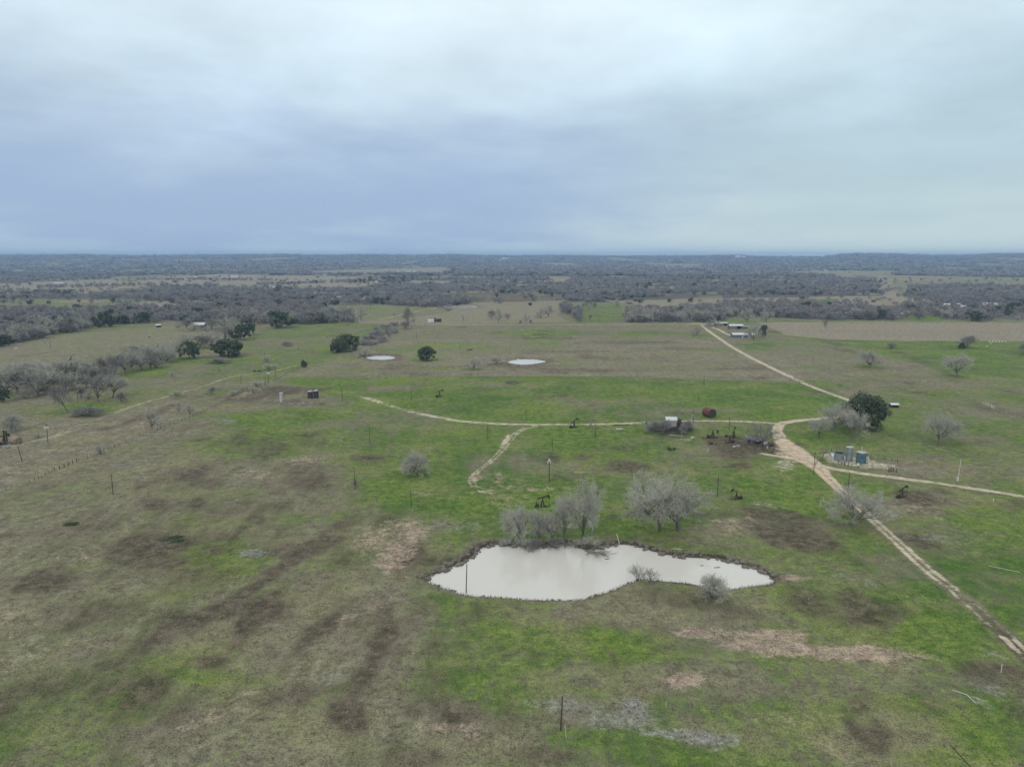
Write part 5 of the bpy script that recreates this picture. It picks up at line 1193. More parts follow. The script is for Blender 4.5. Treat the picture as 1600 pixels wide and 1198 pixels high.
# pumpjacks: built facing +x (horsehead), 1 unit = overall length 1
def pumpjack(px, py, L, rz, m_main, label, beam_tilt=8, m_head=None, lone_top=True, sc=1.0):
    """beam pump: skid, Samson post, walking beam, horsehead, crank with counterweights, gearbox, motor"""
    o = empty('pumpjack', loc(px, py, -.03), label, 'pumpjack', rz=rz); m_head = m_head or m_main; H = L * .70
    b = MB()
    for q in (-.11, .11): b.box((0, q * L, .03 * L), (L * .95, .03 * L, .05 * L))
    for q in (-.45, -.2, .1, .4): b.box((q * L, 0, .03 * L), (.03 * L, .22 * L, .04 * L))
    b.build('skid', m_main, o)
    s_ = MB(); px0 = .08 * L
    for qx, qy in ((-.12, -.1), (-.12, .1), (.13, -.1), (.13, .1)): s_.tube((px0 + qx * L, qy * L, .05 * L), (px0, qy * .15 * L, H * .92), .030 * L, .022 * L, 6)
    for z_, w in ((.35, .07), (.6, .045)): s_.tube((px0 - .12 * L * (1 - z_ / .95), -w * L, z_ * H), (px0 - .12 * L * (1 - z_ / .95), w * L, z_ * H), .009 * L, n=6); s_.tube((px0 + .12 * L * (1 - z_ / .95), -w * L, z_ * H), (px0 + .12 * L * (1 - z_ / .95), w * L, z_ * H), .009 * L, n=6)
    s_.tube((px0, 0, H * .9), (px0, 0, H * .99), .04 * L, n=8); s_.build('samson_post', m_main, o)
    t = math.radians(beam_tilt); c, s2 = math.cos(t), math.sin(t); piv = Vector((px0, 0, H))
    def bp(u, z_=0): return piv + Vector((u * c - z_ * s2, 0, u * s2 + z_ * c))
    b = MB(); b.box(bp(0, .035 * L), (.80 * L, .07 * L, .09 * L), ry=-t); b.build('walking_beam', m_head, o)
    # horsehead: curved plate
    arc = [bp(.36 * L, .13 * L), bp(.48 * L, .10 * L), bp(.54 * L, 0), bp(.53 * L, -.10 * L), bp(.48 * L, -.20 * L), bp(.42 * L, -.14 * L), bp(.36 * L, -.01 * L)]
    MB().prism([(p.x, p.z) for p in arc], .11 * L).build('horsehead', m_main, o)
    hx = bp(.515 * L, -.05 * L); MB().tube(hx, (hx.x, 0, .1 * L), .007 * L, n=6).build('polished_rod', m_main, o)
    w = MB(); w.tube((hx.x, 0, 0), (hx.x, 0, .13 * L), .028 * L, n=8); w.tube((hx.x - .05 * L, 0, .08 * L), (hx.x + .05 * L, 0, .08 * L), .015 * L, n=6); w.build('wellhead', m_main, o)
    tail = bp(-.42 * L); cr = Vector((-.30 * L, 0, .26 * H + .05 * L))
    g = MB(); g.box((cr.x, 0, cr.z * .6), (.22 * L, .15 * L, cr.z * 1.1)); g.build('gearbox', m_main, o)
    k = MB()
    for q in (-.10, .10):
        ang = math.radians(-55); e = cr + Vector((math.cos(ang) * -.15 * L, q * L, math.sin(ang) * -.15 * L)); k.tube((cr.x, q * L, cr.z), (e.x, q * L, e.z), .018 * L, n=6)
        k.tube((cr.x - (e.x - cr.x) * .9, (q - .018) * L, cr.z - (e.z - cr.z) * .9), (cr.x - (e.x - cr.x) * .9, (q + .018) * L, cr.z - (e.z - cr.z) * .9), .085 * L, n=12)
    k.tube((cr.x, -.10 * L, cr.z), (cr.x, .10 * L, cr.z), .02 * L, n=8); k.build('counterweight', m_main, o)
    pa = MB()
    for q in (-.10, .10): pa.tube((cr.x - .1 * L, q * L, cr.z + .1 * L), (tail.x, q * .6 * L, tail.z), .008 * L, n=6)
    pa.tube((tail.x, -.07 * L, tail.z), (tail.x, .07 * L, tail.z), .014 * L, n=6); pa.build('pitman_arms', m_main, o)
    m2 = MB(); m2.box((-.44 * L, 0, .11 * L), (.10 * L, .12 * L, .1 * L)); m2.tube((-.44 * L, -.09 * L, .13 * L), (-.44 * L, .09 * L, .13 * L), .045 * L, n=10); m2.build('motor', m_main, o)
    for ob in o.children:
        pass
    o.scale = (sc, sc, sc); return o
pumpjack(846, 792, 4.5, math.radians(12), BLACKM, 'black pumpjack among the bare trees above the pond', 12)
pumpjack(686, 620, 4.6, math.radians(35), BLACKM, 'small rusty pumpjack in the bright field above the long track', 16, RUST)
pumpjack(896, 668, 4.4, math.radians(25), BLACKM, 'black pumpjack with its head raised on the long track', 30)
pumpjack(1152, 780, 4.0, math.radians(195), BLACKM, 'black and yellow pumpjack with a raised head on the rutted trail', 24, YEL)
pumpjack(1408, 777, 4.2, math.radians(20), BLACKM, 'black pumpjack below the gravel road on the right', 24)
pumpjack(5, 694, 5.0, math.radians(70), BLACKM, 'large black pumpjack cut by the left edge', 5)
pumpjack(1141, 692, 4.6, math.radians(205), BLACKM, 'rusty pumping unit left of the collapsed shed', 10, RUST)
pumpjack(1146, 683, 4.6, math.radians(60), BLACKM, 'dark pumping unit behind the rusty one by the collapsed shed', 25)
pumpjack(1112, 684, 5.2, math.radians(10), DARKT, 'derelict pumping unit right of the overgrown barn', -14, RUSTG)
pumpjack(924, 669, 4.8, math.radians(150), RUSTG, 'derelict grey pumping unit right of the black one on the track', -8, WOODG)
def riser(px, py, H, r, label):
    o = empty('steel_stack', loc(px, py), label, 'stack'); MB().tube((0, 0, 0), (0, 0, H), r, r, 12).build('pipe', DARKT, o); MB().tube((0, 0, H), (0, 0, H + .3), r * 1.15, r * 1.1, 12).build('rim', BLACKM, o)
riser(7.5, 690, height_to(7.5, 690, 673), .32, 'left dark upright stack beside the left edge pumpjack')
riser(11, 690, height_to(11, 690, 674), .34, 'right dark upright stack beside the left edge pumpjack')

# tanks
def tank(px, py, r, H, m_, label, name='storage_tank', open_top=False, ladder=False, vent=0.0, cone=.3, stripes=True, roofm=None):
    o = empty(name, loc(px, py, -.05), label, 'tank')
    b = MB(); prof = [(0, 0), (r, 0)]
    nb = max(3, int(H / 1.2))
    for i in range(nb):
        z0, z1 = H * i / nb, H * (i + 1) / nb; prof += [(r, z0 + .02), (r, z1 - .06), (r + .035, z1 - .04), (r + .035, z1)]
    if open_top: prof += [(r - .06, H), (r - .06, .35), (0, .35)]
    b.lathe(prof, 32); ob = b.build('shell', m_, o, smooth=False)
    if open_top: MB().lathe([(0, .5), (r - .07, .5)], 24).build('shade_floor', INSHADE, o); MB().lathe([(r - .065, .4), (r - .065, H - .25)], 24).build('shade_wall', INSHADE, o)  # dark floor disc and liner paint the shade inside the tank
    else:
        rf = MB().lathe([(0, H + cone), (r * .5, H + cone * .55), (r + .08, H + .01), (r + .08, H - .05)], 32).build('roof', roofm or m_, o)
        h = MB(); h.tube((r * .5, -.2, H), (r * .5, -.2, H + cone + .3), .28, .28, 12); h.build('hatch', roofm or m_, o)
        v = MB(); v.tube((0, 0, H + cone - .05), (0, 0, H + cone + .5 + vent), .06 + .04 * (vent > 0), n=8); v.build('vent_pipe', WHITE if vent else TIN, o)
    if ladder:
        l = MB()
        for q in (-.22, .22): l.tube((r + .25, q, 0), (r + .25, q, H + .7), .03, n=6)
        for z_ in np.arange(.3, H + .6, .35): l.tube((r + .25, -.22, z_), (r + .25, .22, z_), .02, n=5)
        for z_ in (H * .3, H * .8): l.box((r + .12, 0, z_), (.25, .4, .05))
        l.build('ladder', TIN, o)
    f = MB(); f.tube((r * .7, -r * .75, .5), (r * .9, -r * 1.15, .5), .07, n=8); f.tube((r * .9, -r * 1.15, .5), (r * .9, -r * 1.15, 0), .07, n=8); f.tube((r * .82, -r, .5), (r * .82, -r, .78), .09, n=8); f.build('valve', m_, o)
    return o
mp_ = mpp(1326, 720)
tank(1310.5, 719, 7.4 * mp_, height_to(1310, 719, 706.5), GREYT, 'low open topped grey tank between the white shed and the tall tank', open_top=True)
tank(1326, 720, 5.0 * mp_, height_to(1326, 720, 698), GREYT, 'tall narrow grey green tank of the battery by the road fork', ladder=True, roofm=TIN)
tank(1345, 723, 7.3 * mp_, height_to(1345, 723, 706), TEAL, 'squat teal tank with a pale roof and white vent at the battery', ladder=True, vent=1.6, roofm=TIN)
mp2 = mpp(484, 621)
tank(440, 628, 2.9 * mpp(440, 628), height_to(440, 628, 613.5), SILVER, 'slim silver tank alone on the left of the dark pair', ladder=True, roofm=TIN)
tank(485, 622, 4.1 * mp2, height_to(485, 622, 611), DARKT, 'left tank of the dark pair at the end of the cream track', ladder=True, roofm=TIN, cone=.5)
tank(494, 621.5, 4.0 * mp2, height_to(494, 621.5, 610), DARKT, 'right tank of the dark pair at the end of the cream track', roofm=TIN, cone=.5)
mp3 = mpp(690, 503)
for k, (px_, yt, lb) in enumerate([(679.2, 497.3, 'left and tallest of three far dark tanks'), (683.6, 498.4, 'middle one of three far dark tanks'), (687.6, 498.0, 'right one of three far dark tanks')]):
    tank(px_, 503, 2.05 * mp3, height_to(px_, 503, yt), DARKT, lb + ' beyond the middle field', ladder=(k == 0))
ct = empty('catwalk', loc(474, 621), 'sloping walkway stair leaning on the left dark tank', 'stairway'); m3 = MB()
Ls = 9.5 * mp2
for q in (-.35, .35): m3.tube((-Ls * .1, q, 0), (Ls * .62, q, 4.4), .07, n=6); m3.tube((-Ls * .1, q, 1), (Ls * .62, q, 5.2), .04, n=6)
for i in range(14): m3.box((-Ls * .1 + Ls * .72 * i / 14, 0, 4.4 * i / 14), (.25, .7, .04))
m3.build('stair', RUSTG, ct); 
# lying tanks
def lying_tank(px, py, r, L, rz, m_, label, open_end=True, pale_top=False):
    o = empty('fallen_tank', loc(px, py, r * .93), label, 'tank', rz=rz); b = MB(); n = 32; prof = []
    b.M = Matrix.Rotation(math.radians(90), 4, 'Y'); k = 5; pr = [(r, -L / 2), (r + .04, -L / 2), (r + .04, -L / 2 + .15)]
    for i in range(1, k): pr += [(r, -L / 2 + .16 + (L - .3) * (i - 1) / (k - 1)), (r, -L / 2 + (L - .3) * i / (k - 1)), (r + .03, -L / 2 + .03 + (L - .3) * i / (k - 1)), (r + .03, -L / 2 + .12 + (L - .3) * i / (k - 1))]
    b.lathe(pr, n); b.build('shell', m_, o)
    for s_, mm in ((-1, DARKT), (1, m_)):  # dark disc set into the open end stands for its shaded inside
        e = MB(); e.M = Matrix.Rotation(math.radians(90), 4, 'Y'); e.lathe([(0, s_ * (L / 2 - (.12 if s_ < 0 else -.15))), (r * .98, s_ * (L / 2 - .12))], n); e.build('plate_or_shade_disc', mm, o)
    return o
lying_tank(1107.5, 651, 7.2 * mpp(1107, 651), 5.6, math.radians(112), RUST, 'large rusty tank lying on its side with its dark end facing the track', True)
mp4 = mpp(25, 693)
lying_tank(25, 693, 5.4 * mp4, 16.5 * mp4, math.radians(-20), RUSTG, 'grey rusty tank lying right of the left edge pumpjack')

print('t poles', time.time() - T0)
# buildings
def gable(px, py, Wd, Dp, H, rise, rz, wallm, roofm, label, name='farm_building', cat='building', door=None, windows=(), over=.4, chimney=False, open_front=0.0, skirt=None, posts=0):
    o = empty(name, loc(px, py, -.1), label, cat, rz=rz); w, d_ = Wd / 2, Dp / 2; m_ = MB(); t = .18
    of = open_front * Wd
    m_.box((0, d_ - t / 2, H / 2), (Wd, t, H)); m_.box((-w + t / 2, -t / 2, H / 2), (t, Dp - t, H)); m_.box((w - t / 2, -t / 2, H / 2), (t, Dp - t, H))
    if of < Wd - 2 * t - .1: m_.box((-w + t + (Wd - 2 * t - of) / 2, -d_ + t / 2, H / 2), (Wd - 2 * t - of, t - .004, H - .004))
    if of > .1: m_.box((w - t - of / 2, -d_ + t / 2, H - .2), (of, t - .008, .4))
    for s_ in (-1, 1): m_.add([(s_ * w, -d_, H), (s_ * w, d_, H), (s_ * w, 0, H + rise), (s_ * (w - t), -d_, H), (s_ * (w - t), d_, H), (s_ * (w - t), 0, H + rise)], [(0, 1, 2), (5, 4, 3), (0, 3, 4, 1), (1, 4, 5, 2), (2, 5, 3, 0)])
    m_.build('wall', wallm, o)
    r = MB(); sl = math.atan2(rise, d_); ln = (d_ + over) / math.cos(sl)
    for s_ in (-1, 1): r.box((0, s_ * (ln / 2) * math.cos(sl), H + rise + .10 - (ln / 2) * math.sin(sl)), (Wd + 2 * over, ln, .10), rx=-s_ * sl)
    r.box((0, 0, H + rise + .12), (Wd + 2 * over, .4, .08))
    rf = r.build('roof', roofm, o)
    if chimney: MB().box((w * .5, d_ * .3, H + rise + .2), (.6, .6, 1.4)).build('chimney', WOODG, rf)
    for u, z_, ww, hh in windows:
        f = MB(); f.box((u, -d_ - .03, z_), (ww + .16, .06, hh + .16)); fr = f.build('window', WHITE, o); MB().box((u, -d_ - .065, z_), (ww, .02, hh)).build('pane', GLASS, fr)
    for u, ww, hh in (door or ()):
        dd = MB().box((u, -d_ - .04, hh / 2 + .02), (ww, .08, hh)).build('door', WHITE if wallm is not WHITE else WOODG, o); MB().box((u + ww * .35, -d_ - .10, hh * .48), (.06, .05, .12)).build('handle', BLACKM, dd)
    if of > .1: MB().box((w - t - of / 2, 0, .13), (of - .1, Dp - .6, .05)).build('shade_floor', INSHADE, o)  # dark sheet behind the opening stands for the indoor shade
    if posts:
        for k in range(posts): MB().box((-w + Wd * (k + .5) / posts, -d_ - 2.1, H * .45), (.15, .15, H * .9)).build('porch_post', WHITE, o)
        MB().box((0, -d_ - 1.1, H * .93), (Wd * .96, 2.4, .09), rx=.1).build('porch_roof', roofm, o)
    return o
m5 = mpp(1160, 525)
gable(1160, 527, 33 * m5, 7.5, 3.1, 1.5, 0.0, BLUEW, ROOFW, 'long blue farmhouse with a white roof at the end of the driveway', 'farmhouse', 'house', door=[(-1, 1, 2.1), (5.5, .9, 2.1)],
      windows=[(-8.2, 1.7, 1.1, 1.2), (-6, 1.7, 1.1, 1.2), (-3.5, 1.7, 1.0, 1.1), (1.8, 1.7, 1.5, 1.2), (3.7, 1.7, .9, 1.1), (7.8, 1.7, 1.2, 1.1)], chimney=True)
gable(1149, 513.5, 15, 8, 3.6, 1.4, 0, WOODG, ROOFW, 'open fronted barn with a pale roof behind the blue farmhouse', 'barn', 'barn', open_front=.45)
gable(1163, 513.5, 9, 5, 2.2, .9, .05, WOODG, GREYT, 'low dark shed adjoining the open fronted barn', 'shed', 'shed', open_front=.6)
gable(1126, 508.5, 14, 6, 2.8, 1.2, .05, WOODG, TIN, 'grey tin shed by the bend of the farm road', 'shed', 'shed', open_front=.3)
m6 = mpp(313, 514)
gable(313, 513, 16 * m6, 9, 4.6, 2.0, .12, WOODG, mat('dull_roof', (.52, .52, .51), .6, scale=.5, col2=(.36, .35, .34)), 'tall open hay barn with a white roof in the left woods', 'hay_barn', 'barn', open_front=.35, windows=[(-4, 4.4, 1.6, 1.6)], posts=6)
gable(389, 511, 9, 6, 3, 1.4, .2, WHITE, ROOFW, 'small white shed right of the hay barn among dark trees', 'shed', 'shed')
gable(248, 511, 5.2, 4, 2.4, .8, .1, WOODG, ROOFW, 'tiny shed with a white roof left of the hay barn', 'shed', 'shed', open_front=.7)
gable(673.5, 503.4, 7.5, 4, 3.0, .6, 0, WHITE, ROOFW, 'small white box shed left of the three far dark tanks', 'shed', 'shed')
gable(1396.5, 636, 12 * mpp(1396, 636), 2.4, 1.6, .7, -.05, DARKT, ROOFW, 'small dark shed with a white roof behind the large dark oak', 'shed', 'shed', over=.25, open_front=.7)
gable(1303, 717, 9.0 * mp_, 2.6, 1.7, .7, -.1, WHITE, ROOFW, 'small white shed at the left end of the tank battery', 'shed', 'shed', open_front=.6, over=.25)
# overgrown barn
m7 = mpp(1047, 674)
ob_ = gable(1046, 671, 70 * m7, 5.5, 2.3, 1.5, -.03, WOODG, WOODG, 'long sagging grey barn swallowed by bare brush on the track', 'overgrown_barn', 'barn', open_front=.5)
gable(1048, 667, 16 * m7, 3.8, 4.0, 1.0, -.03, WHITE, ROOFW, 'white block shed standing behind the overgrown barn', 'shed', 'shed', windows=[(0, 2.5, .8, .8)])
sh_ = empty('tin_sheet', loc(1056, 680.5, .06), 'long pale tin sheet lying in front of the overgrown barn', 'tin sheet', rz=-.35); mb = MB()
for i in range(12): mb.box((0, (i - 5.5) * .12, .03 + .03 * (i % 2)), (6.5, .12, .015))
mb.build('sheet', TIN, sh_)
# collapsed shed
cs = empty('collapsed_shed', loc(1178, 692), 'collapsed grey board shed under the bare tree by the road', 'shed', rz=-.18); rc = random.Random(9)
w_ = MB(); w_.box((-3.2, 0, 1.3), (.2, 4.6, 2.6), ry=.12); w_.box((-1.6, -2.3, 1.2), (3.0, .16, 2.4), rx=.15); w_.box((0, 2.3, 1.5), (6.4, .16, 3.0)); w_.build('wall', WOODG, cs)
r_ = MB(); r_.box((-1.6, .2, 2.5), (4.6, 5.2, .12), ry=.22, rx=.08); r_.box((3.0, .4, 1.5), (5.2, 4.8, .12), ry=-.28, rx=-.05); r_.build('roof', mat('grey_shingle', (.20, .19, .20), .9, scale=1.4, col2=(.12, .11, .12)), cs)
db = MB()
for k in range(34): db.box((rc.uniform(-4, 6), rc.uniform(-4.2, -1.8), rc.uniform(.1, .7)), (rc.uniform(.8, 2.6), rc.uniform(.1, .3), .06), rz=rc.uniform(0, 3.1), ry=rc.uniform(-.6, .6), rx=rc.uniform(-.4, .4))
db.build('broken_boards', WOODG, cs); wd = MB(); wd.box((-2.4, -2.42, 1.3), (.9, .06, 1.1)); wd.build('window', GLASS, cs)
cb = empty('white_tub', loc(1195, 694), 'white box standing beside the collapsed shed under the tree', 'box', rz=.2); MB().box((0, 0, .55), (1.9, 1.2, 1.1), taper=.92).build('tub', WHITE, cb); MB().box((0, 0, 1.13), (2.0, 1.3, .08)).build('lid', WHITE, cb)
cb2 = empty('white_jug', loc(1199, 699.6), 'small white jug on the ground right of the white box', 'jug'); MB().lathe([(0, 0), (.3, 0), (.32, .5), (.12, .7), (.1, .8), (0, .8)], 14).build('jug', WHITE, cb2)
# junk
def junk(px, py, n, size, m_, label, seed, name='scrap_pile', hgt=.7):
    r = random.Random(seed); o = empty(name, loc(px, py), label, 'scrap pile'); a, b, c = MB(), MB(), MB()
    for k in range(n):
        q = (r.uniform(-1, 1) * size, r.uniform(-.5, .5) * size, r.uniform(.05, hgt))
        if k % 3 == 0: a.box(q, (r.uniform(.4, 1.3), r.uniform(.3, .8), r.uniform(.2, .7)), rz=r.uniform(0, 3), ry=r.uniform(-.3, .3))
        elif k % 3 == 1: b.tube(q, (q[0] + r.uniform(-1.2, 1.2), q[1] + r.uniform(-.8, .8), r.uniform(.1, hgt * 1.6)), r.uniform(.04, .11), n=7)
        else: c.tube(q, (q[0] + .12, q[1] + .25, q[2] + .05), r.uniform(.3, .55), n=14)
    a.build('engine_block', m_, o); b.build('pipes', m_, o); c.build('wheel', m_, o); return o
junk(1050, 703, 12, 1.7, BLACKM, 'black scrap machinery lying in the grass below the overgrown barn', 1)
junk(1109, 694, 9, 1.2, RUST, 'rusty scrap below the derelict unit left of the collapsed shed', 2)
junk(1136, 683, 8, 1.0, BLACKM, 'dark scrap beside the dark pumping unit', 3)
junk(1204, 697, 10, 1.2, BLACKM, 'black scrap under the tree right of the collapsed shed', 5)
junk(1150, 698, 8, 1.6, TIN, 'pale scrap metal left of the collapsed shed', 4, hgt=.3)
junk(4, 699, 16, 3.2, PLAST, 'blue and white debris at the foot of the left edge pumpjack', 6, hgt=.6)
jb = empty('pale_barrel', loc(1082, 685), 'pale barrel lying right of the overgrown barn', 'barrel', rz=.5); b = MB(); b.M = Matrix.Rotation(math.radians(90), 4, 'Y'); b.lathe([(0, -.8), (.42, -.8), (.45, 0), (.42, .8), (0, .8)], 16); b.build('drum', PALEP, jb); jb.location.z += .4; MB().box((.1, 0, 0), (.06, .9, .9)).build('hoop', RUST, jb)
# trough and dark pipe by the track
tr = empty('white_trough', loc(968, 671), 'low white trough in the grass below the long cream track', 'trough', rz=-.03); t_ = MB(); t_.box((0, 0, .15), (3.0, .9, .08)); t_.box((0, -.45, .32), (3.0, .06, .4)); t_.box((0, .45, .32), (3.0, .06, .4)); t_.box((-1.5, 0, .32), (.06, .84, .4)); t_.box((1.5, 0, .32), (.06, .84, .4)); t_.build('basin', ROOFW, tr)
MB().tube((-3, 0, .1), (-1.5, 0, .25), .05, n=6).build('feed_pipe', PALEP, tr)
mm_ = mpp(971, 664.5)
dp = MB(); dp.tube((-12 * mm_, 0, .2), (12 * mm_, 0, .2), .22, n=10); dp.tube((-12 * mm_, 0, .2), (-12.2 * mm_, 0, .2), .26, n=10); o_ = dp.build('dark_pipe', DARKT, None, loc(971, 664.3)); tag(o_, 'long black pipe lying beside the cream track', 'pipe')
def ground_pipe(pts, r, m_, label, name='ground_pipe'):
    b = MB(); P = [loc(*p) for p in pts]; Q = []
    for a, c in zip(P[:-1], P[1:]):
        for j in range(8): Q.append(a.lerp(c, j / 8))
    Q.append(P[-1]); o = P[0]
    for i, q in enumerate(Q): q.z = zg(q.x, q.y) + r * .8
    for a, c in zip(Q[:-1], Q[1:]): b.tube(a - o, c - o, r, n=6)
    return tag(b.build(name, m_, None, o), label, 'pipe')
ground_pipe([(1484, 1163), (1500, 1180), (1530, 1212)], .07, BLACKM, 'thin black pipe on the grass at the bottom right')
ground_pipe([(1545, 884), (1570, 889), (1594, 894)], .07, PALEP, 'thin pale pipe on the grass right of the rutted road')
ground_pipe([(1488, 1078), (1510, 1085), (1524, 1098)], .09, PALEP, 'curved pale pipe in the grass near the bottom right')
ground_pipe([(1050, 857), (1066, 858.5)], .10, PALEW, 'pale plank at the upper shore below the two big trees', 'plank')
# vessel and valve in front of the battery
vs = empty('pale_drum', loc(1341, 729), 'white tilted drum at the roadside before the teal tank', 'drum', rz=1.2); MB().tube((-.35, 0, .35), (.5, 0, 1.2), .28, n=12).build('drum', WHITE, vs); MB().box((-.4, 0, .15), (.5, .5, .3)).build('foot', BLACKM, vs)
junk(1319, 723, 7, 1.3, TIN, 'pipe fittings at the foot of the tall battery tank', 8, name='pipe_fittings', hgt=.7)
junk(1356, 718, 4, .8, WHITE, 'pale fittings right of the teal tank', 11, name='pipe_fittings', hgt=.8)
print('t bld', time.time() - T0)
# fences
def fence(pts, n, h, label, wire=True, r=.07, skip=0.0, seed=0, m_=WOODP, postm=.1, name='wire_fence'):
    X, Y = G([p[0] for p in pts], [p[1] for p in pts]); P = np.stack([X, Y], 1); s_ = np.concatenate([[0], np.cumsum(np.hypot(*np.diff(P, axis=0).T))])
    rr = random.Random(seed); o = empty(name, (P[0, 0], P[0, 1], 0), label, 'fence'); tops = []
    for k in range(n):
        q = s_[-1] * k / max(n - 1, 1); x = np.interp(q, s_, P[:, 0]) + rr.gauss(0, .15); y = np.interp(q, s_, P[:, 1]) + rr.gauss(0, .15); z = zg(float(x), float(y))
        hh = h * rr.uniform(.8, 1.15); tops.append((x - P[0, 0], y - P[0, 1], z, hh))
        if rr.random() < skip: continue
        a, b = rr.gauss(0, .06), rr.gauss(0, .06)
        MB().tube((0, 0, -.2), (a, b, hh), r, r * .85, 6).build('post', m_, o, (x - P[0, 0], y - P[0, 1], z))
    if wire:
        w = MB()
        for f in (.35, .62, .9):
            for a, b in zip(tops[:-1], tops[1:]): w.tube((a[0], a[1], a[2] + h * f), (b[0], b[1], b[2] + h * f), .009, n=3, caps=False)
        w.build('wire', TIN, o)
    return o
fence([(-30, 778), (17, 763), (54, 751), (82, 737)], 15, 1.3, 'sagging wire fence crossing the lower left corner', seed=1, skip=.3)
fence([(84, 735), (96, 732), (104, 728.5), (112, 725.5), (120, 722)], 6, 1.5, 'short run of stout dark posts on the lower left fence line', seed=2, r=.16)
fence([(122, 721), (160, 707), (200, 690), (245, 673)], 22, 1.3, 'wire fence between the brown field and the left track', seed=3, skip=.3)
fence([(246, 672), (256, 667), (268, 664), (285, 657), (310, 648), (330, 638), (352, 625), (372, 614)], 30, 1.35, 'wire fence with close dark posts beside the ashy patch', seed=4, r=.11)
fence([(374, 613), (400, 604), (430, 594), (455, 581), (480, 568), (505, 560), (520, 554)], 34, 1.3, 'brushy wire fence climbing to the lone broad oak', seed=5, r=.10)
fence([(560, 588.5), (720, 588), (830, 588), (985, 588.5), (1100, 592), (1180, 594)], 60, 1.2, 'thin cross fence between the brown field and the bright green one', seed=6, r=.08, skip=.2)
fence([(1235, 593), (1245, 596), (1249, 598)], 4, 1.5, 'left wing of dark gate posts where the straight road meets the fence', seed=7, r=.16, wire=False)
fence([(1260, 595), (1268, 596), (1273, 598)], 4, 1.5, 'right wing of dark gate posts where the straight road meets the fence', seed=8, r=.16, wire=False)
fence([(1275, 530), (1300, 545), (1340, 560), (1400, 582), (1430, 592), (1470, 605), (1535, 631)], 40, 1.3, 'thin wire fence running down the right green field', seed=9, r=.09, skip=.25)
fence([(1536, 631.5), (1541, 633), (1546, 635), (1550, 637), (1554, 638.5)], 8, 1.5, 'short run of white posts in the right field fence', seed=10, r=.16, m_=WHITE, name='white_fence')
fence([(1556, 639), (1580, 648), (1620, 662)], 10, 1.2, 'wire fence reaching the right edge below the white posts', seed=11)
fence([(1275, 727), (1284, 717), (1289, 707), (1296, 705), (1340, 708), (1360, 715), (1388, 719), (1402, 723)], 22, 1.5, 'post and wire fence round the back of the tank battery', seed=12, r=.11, name='yard_fence')
fence([(1310, 725), (1320, 727), (1330, 729)], 5, 1.5, 'short front fence of dark posts before the tall battery tank', seed=13, r=.13, wire=False, name='yard_fence')
fence([(1388, 738), (1394, 736), (1400, 738)], 5, 1.7, 'dark post pen at the right corner of the battery pad', seed=14, r=.16, name='yard_fence')
fence([(284, 508.5), (340, 508), (360, 508)], 26, 1.6, 'dark rail fence of the pen below the hay barn', seed=15, r=.2, name='pen_fence')
print('t fence', time.time() - T0)
# cows (one skinned body each)
def cow_mesh(m_):
    V = [(0, 0, 1.05), (.45, 0, 1.08), (.85, 0, 1.12), (1.1, 0, 1.3), (1.38, 0, 1.28), (1.6, 0, 1.12), (-.45, 0, 1.08), (-.8, 0, 1.1), (-.95, 0, .9), (-.98, 0, .5),
         (.75, .2, .8), (.75, .2, .42), (.76, .2, .05), (.75, -.2, .8), (.75, -.2, .42), (.76, -.2, .05), (-.72, .22, .8), (-.82, .22, .45), (-.74, .22, .05), (-.72, -.22, .8), (-.82, -.22, .45), (-.74, -.22, .05), (1.4, .16, 1.36), (1.4, -.16, 1.36)]
    E = [(0, 1), (1, 2), (2, 3), (3, 4), (4, 5), (0, 6), (6, 7), (7, 8), (8, 9), (2, 10), (10, 11), (11, 12), (2, 13), (13, 14), (14, 15), (7, 16), (16, 17), (17, 18), (7, 19), (19, 20), (20, 21), (4, 22), (4, 23)]
    R = [.36, .36, .33, .2, .15, .1, .36, .3, .04, .03, .13, .08, .07, .13, .08, .07, .15, .08, .07, .15, .08, .07, .03, .03]
    me = bpy.data.meshes.new('cow'); me.from_pydata(V, E, []); me.materials.append(m_); o = bpy.data.objects.new('cow', me); COL.objects.link(o)
    md = o.modifiers.new('Skin', 'SKIN')
    for i, r_ in enumerate(R): me.skin_vertices[0].data[i].radius = (r_, r_) if i != 0 else (.36, .38)
    me.skin_vertices[0].data[0].use_root = True
    o.modifiers.new('Subdivision', 'SUBSURF').levels = 1
    dg = bpy.context.evaluated_depsgraph_get(); ev = o.evaluated_get(dg); m2 = bpy.data.meshes.new_from_object(ev); m2.name = 'cow'
    for p_ in m2.polygons: p_.use_smooth = True
    if not m2.materials: m2.materials.append(m_)
    bpy.data.objects.remove(o); return m2
CB, CW = cow_mesh(COWB), cow_mesh(COWW)
def cow(px, py, rz, me, label, group=None, s_=1.0):
    o = link('cow', me, None, loc(px, py)); o.rotation_euler = (0, 0, rz); o.scale = (s_,) * 3; return tag(o, label, 'cow', group)
cow(397.5, 582, .2, CB, 'left cow of the black pair beside the two-rut track', s_=1.15); cow(406, 582, 3.0, CB, 'right cow of the black pair beside the two-rut track', s_=1.15)
cow(732, 548, .4, CB, 'left of two cows grazing right of the small round oak'); cow(736, 548, .2, CB, 'right of two cows grazing right of the small round oak')
cow(24.5, 547, .3, CW, 'pale cow in the far left pasture', s_=1.2); cow(233, 528, 1.2, CB, 'black cow alone in the pasture below the hay barn')
cow(655, 479, .3, CB, 'black cow on the lane by the far trees', s_=1.1)
for k, (a, b_) in enumerate([(977, 467.2), (979, 467), (981, 467.1), (983, 466.9), (986, 466.3)]): cow(a, b_, k * .7, CB, 'black cow in the small herd on the distant pasture', 'herd on the distant pasture', 1.15)
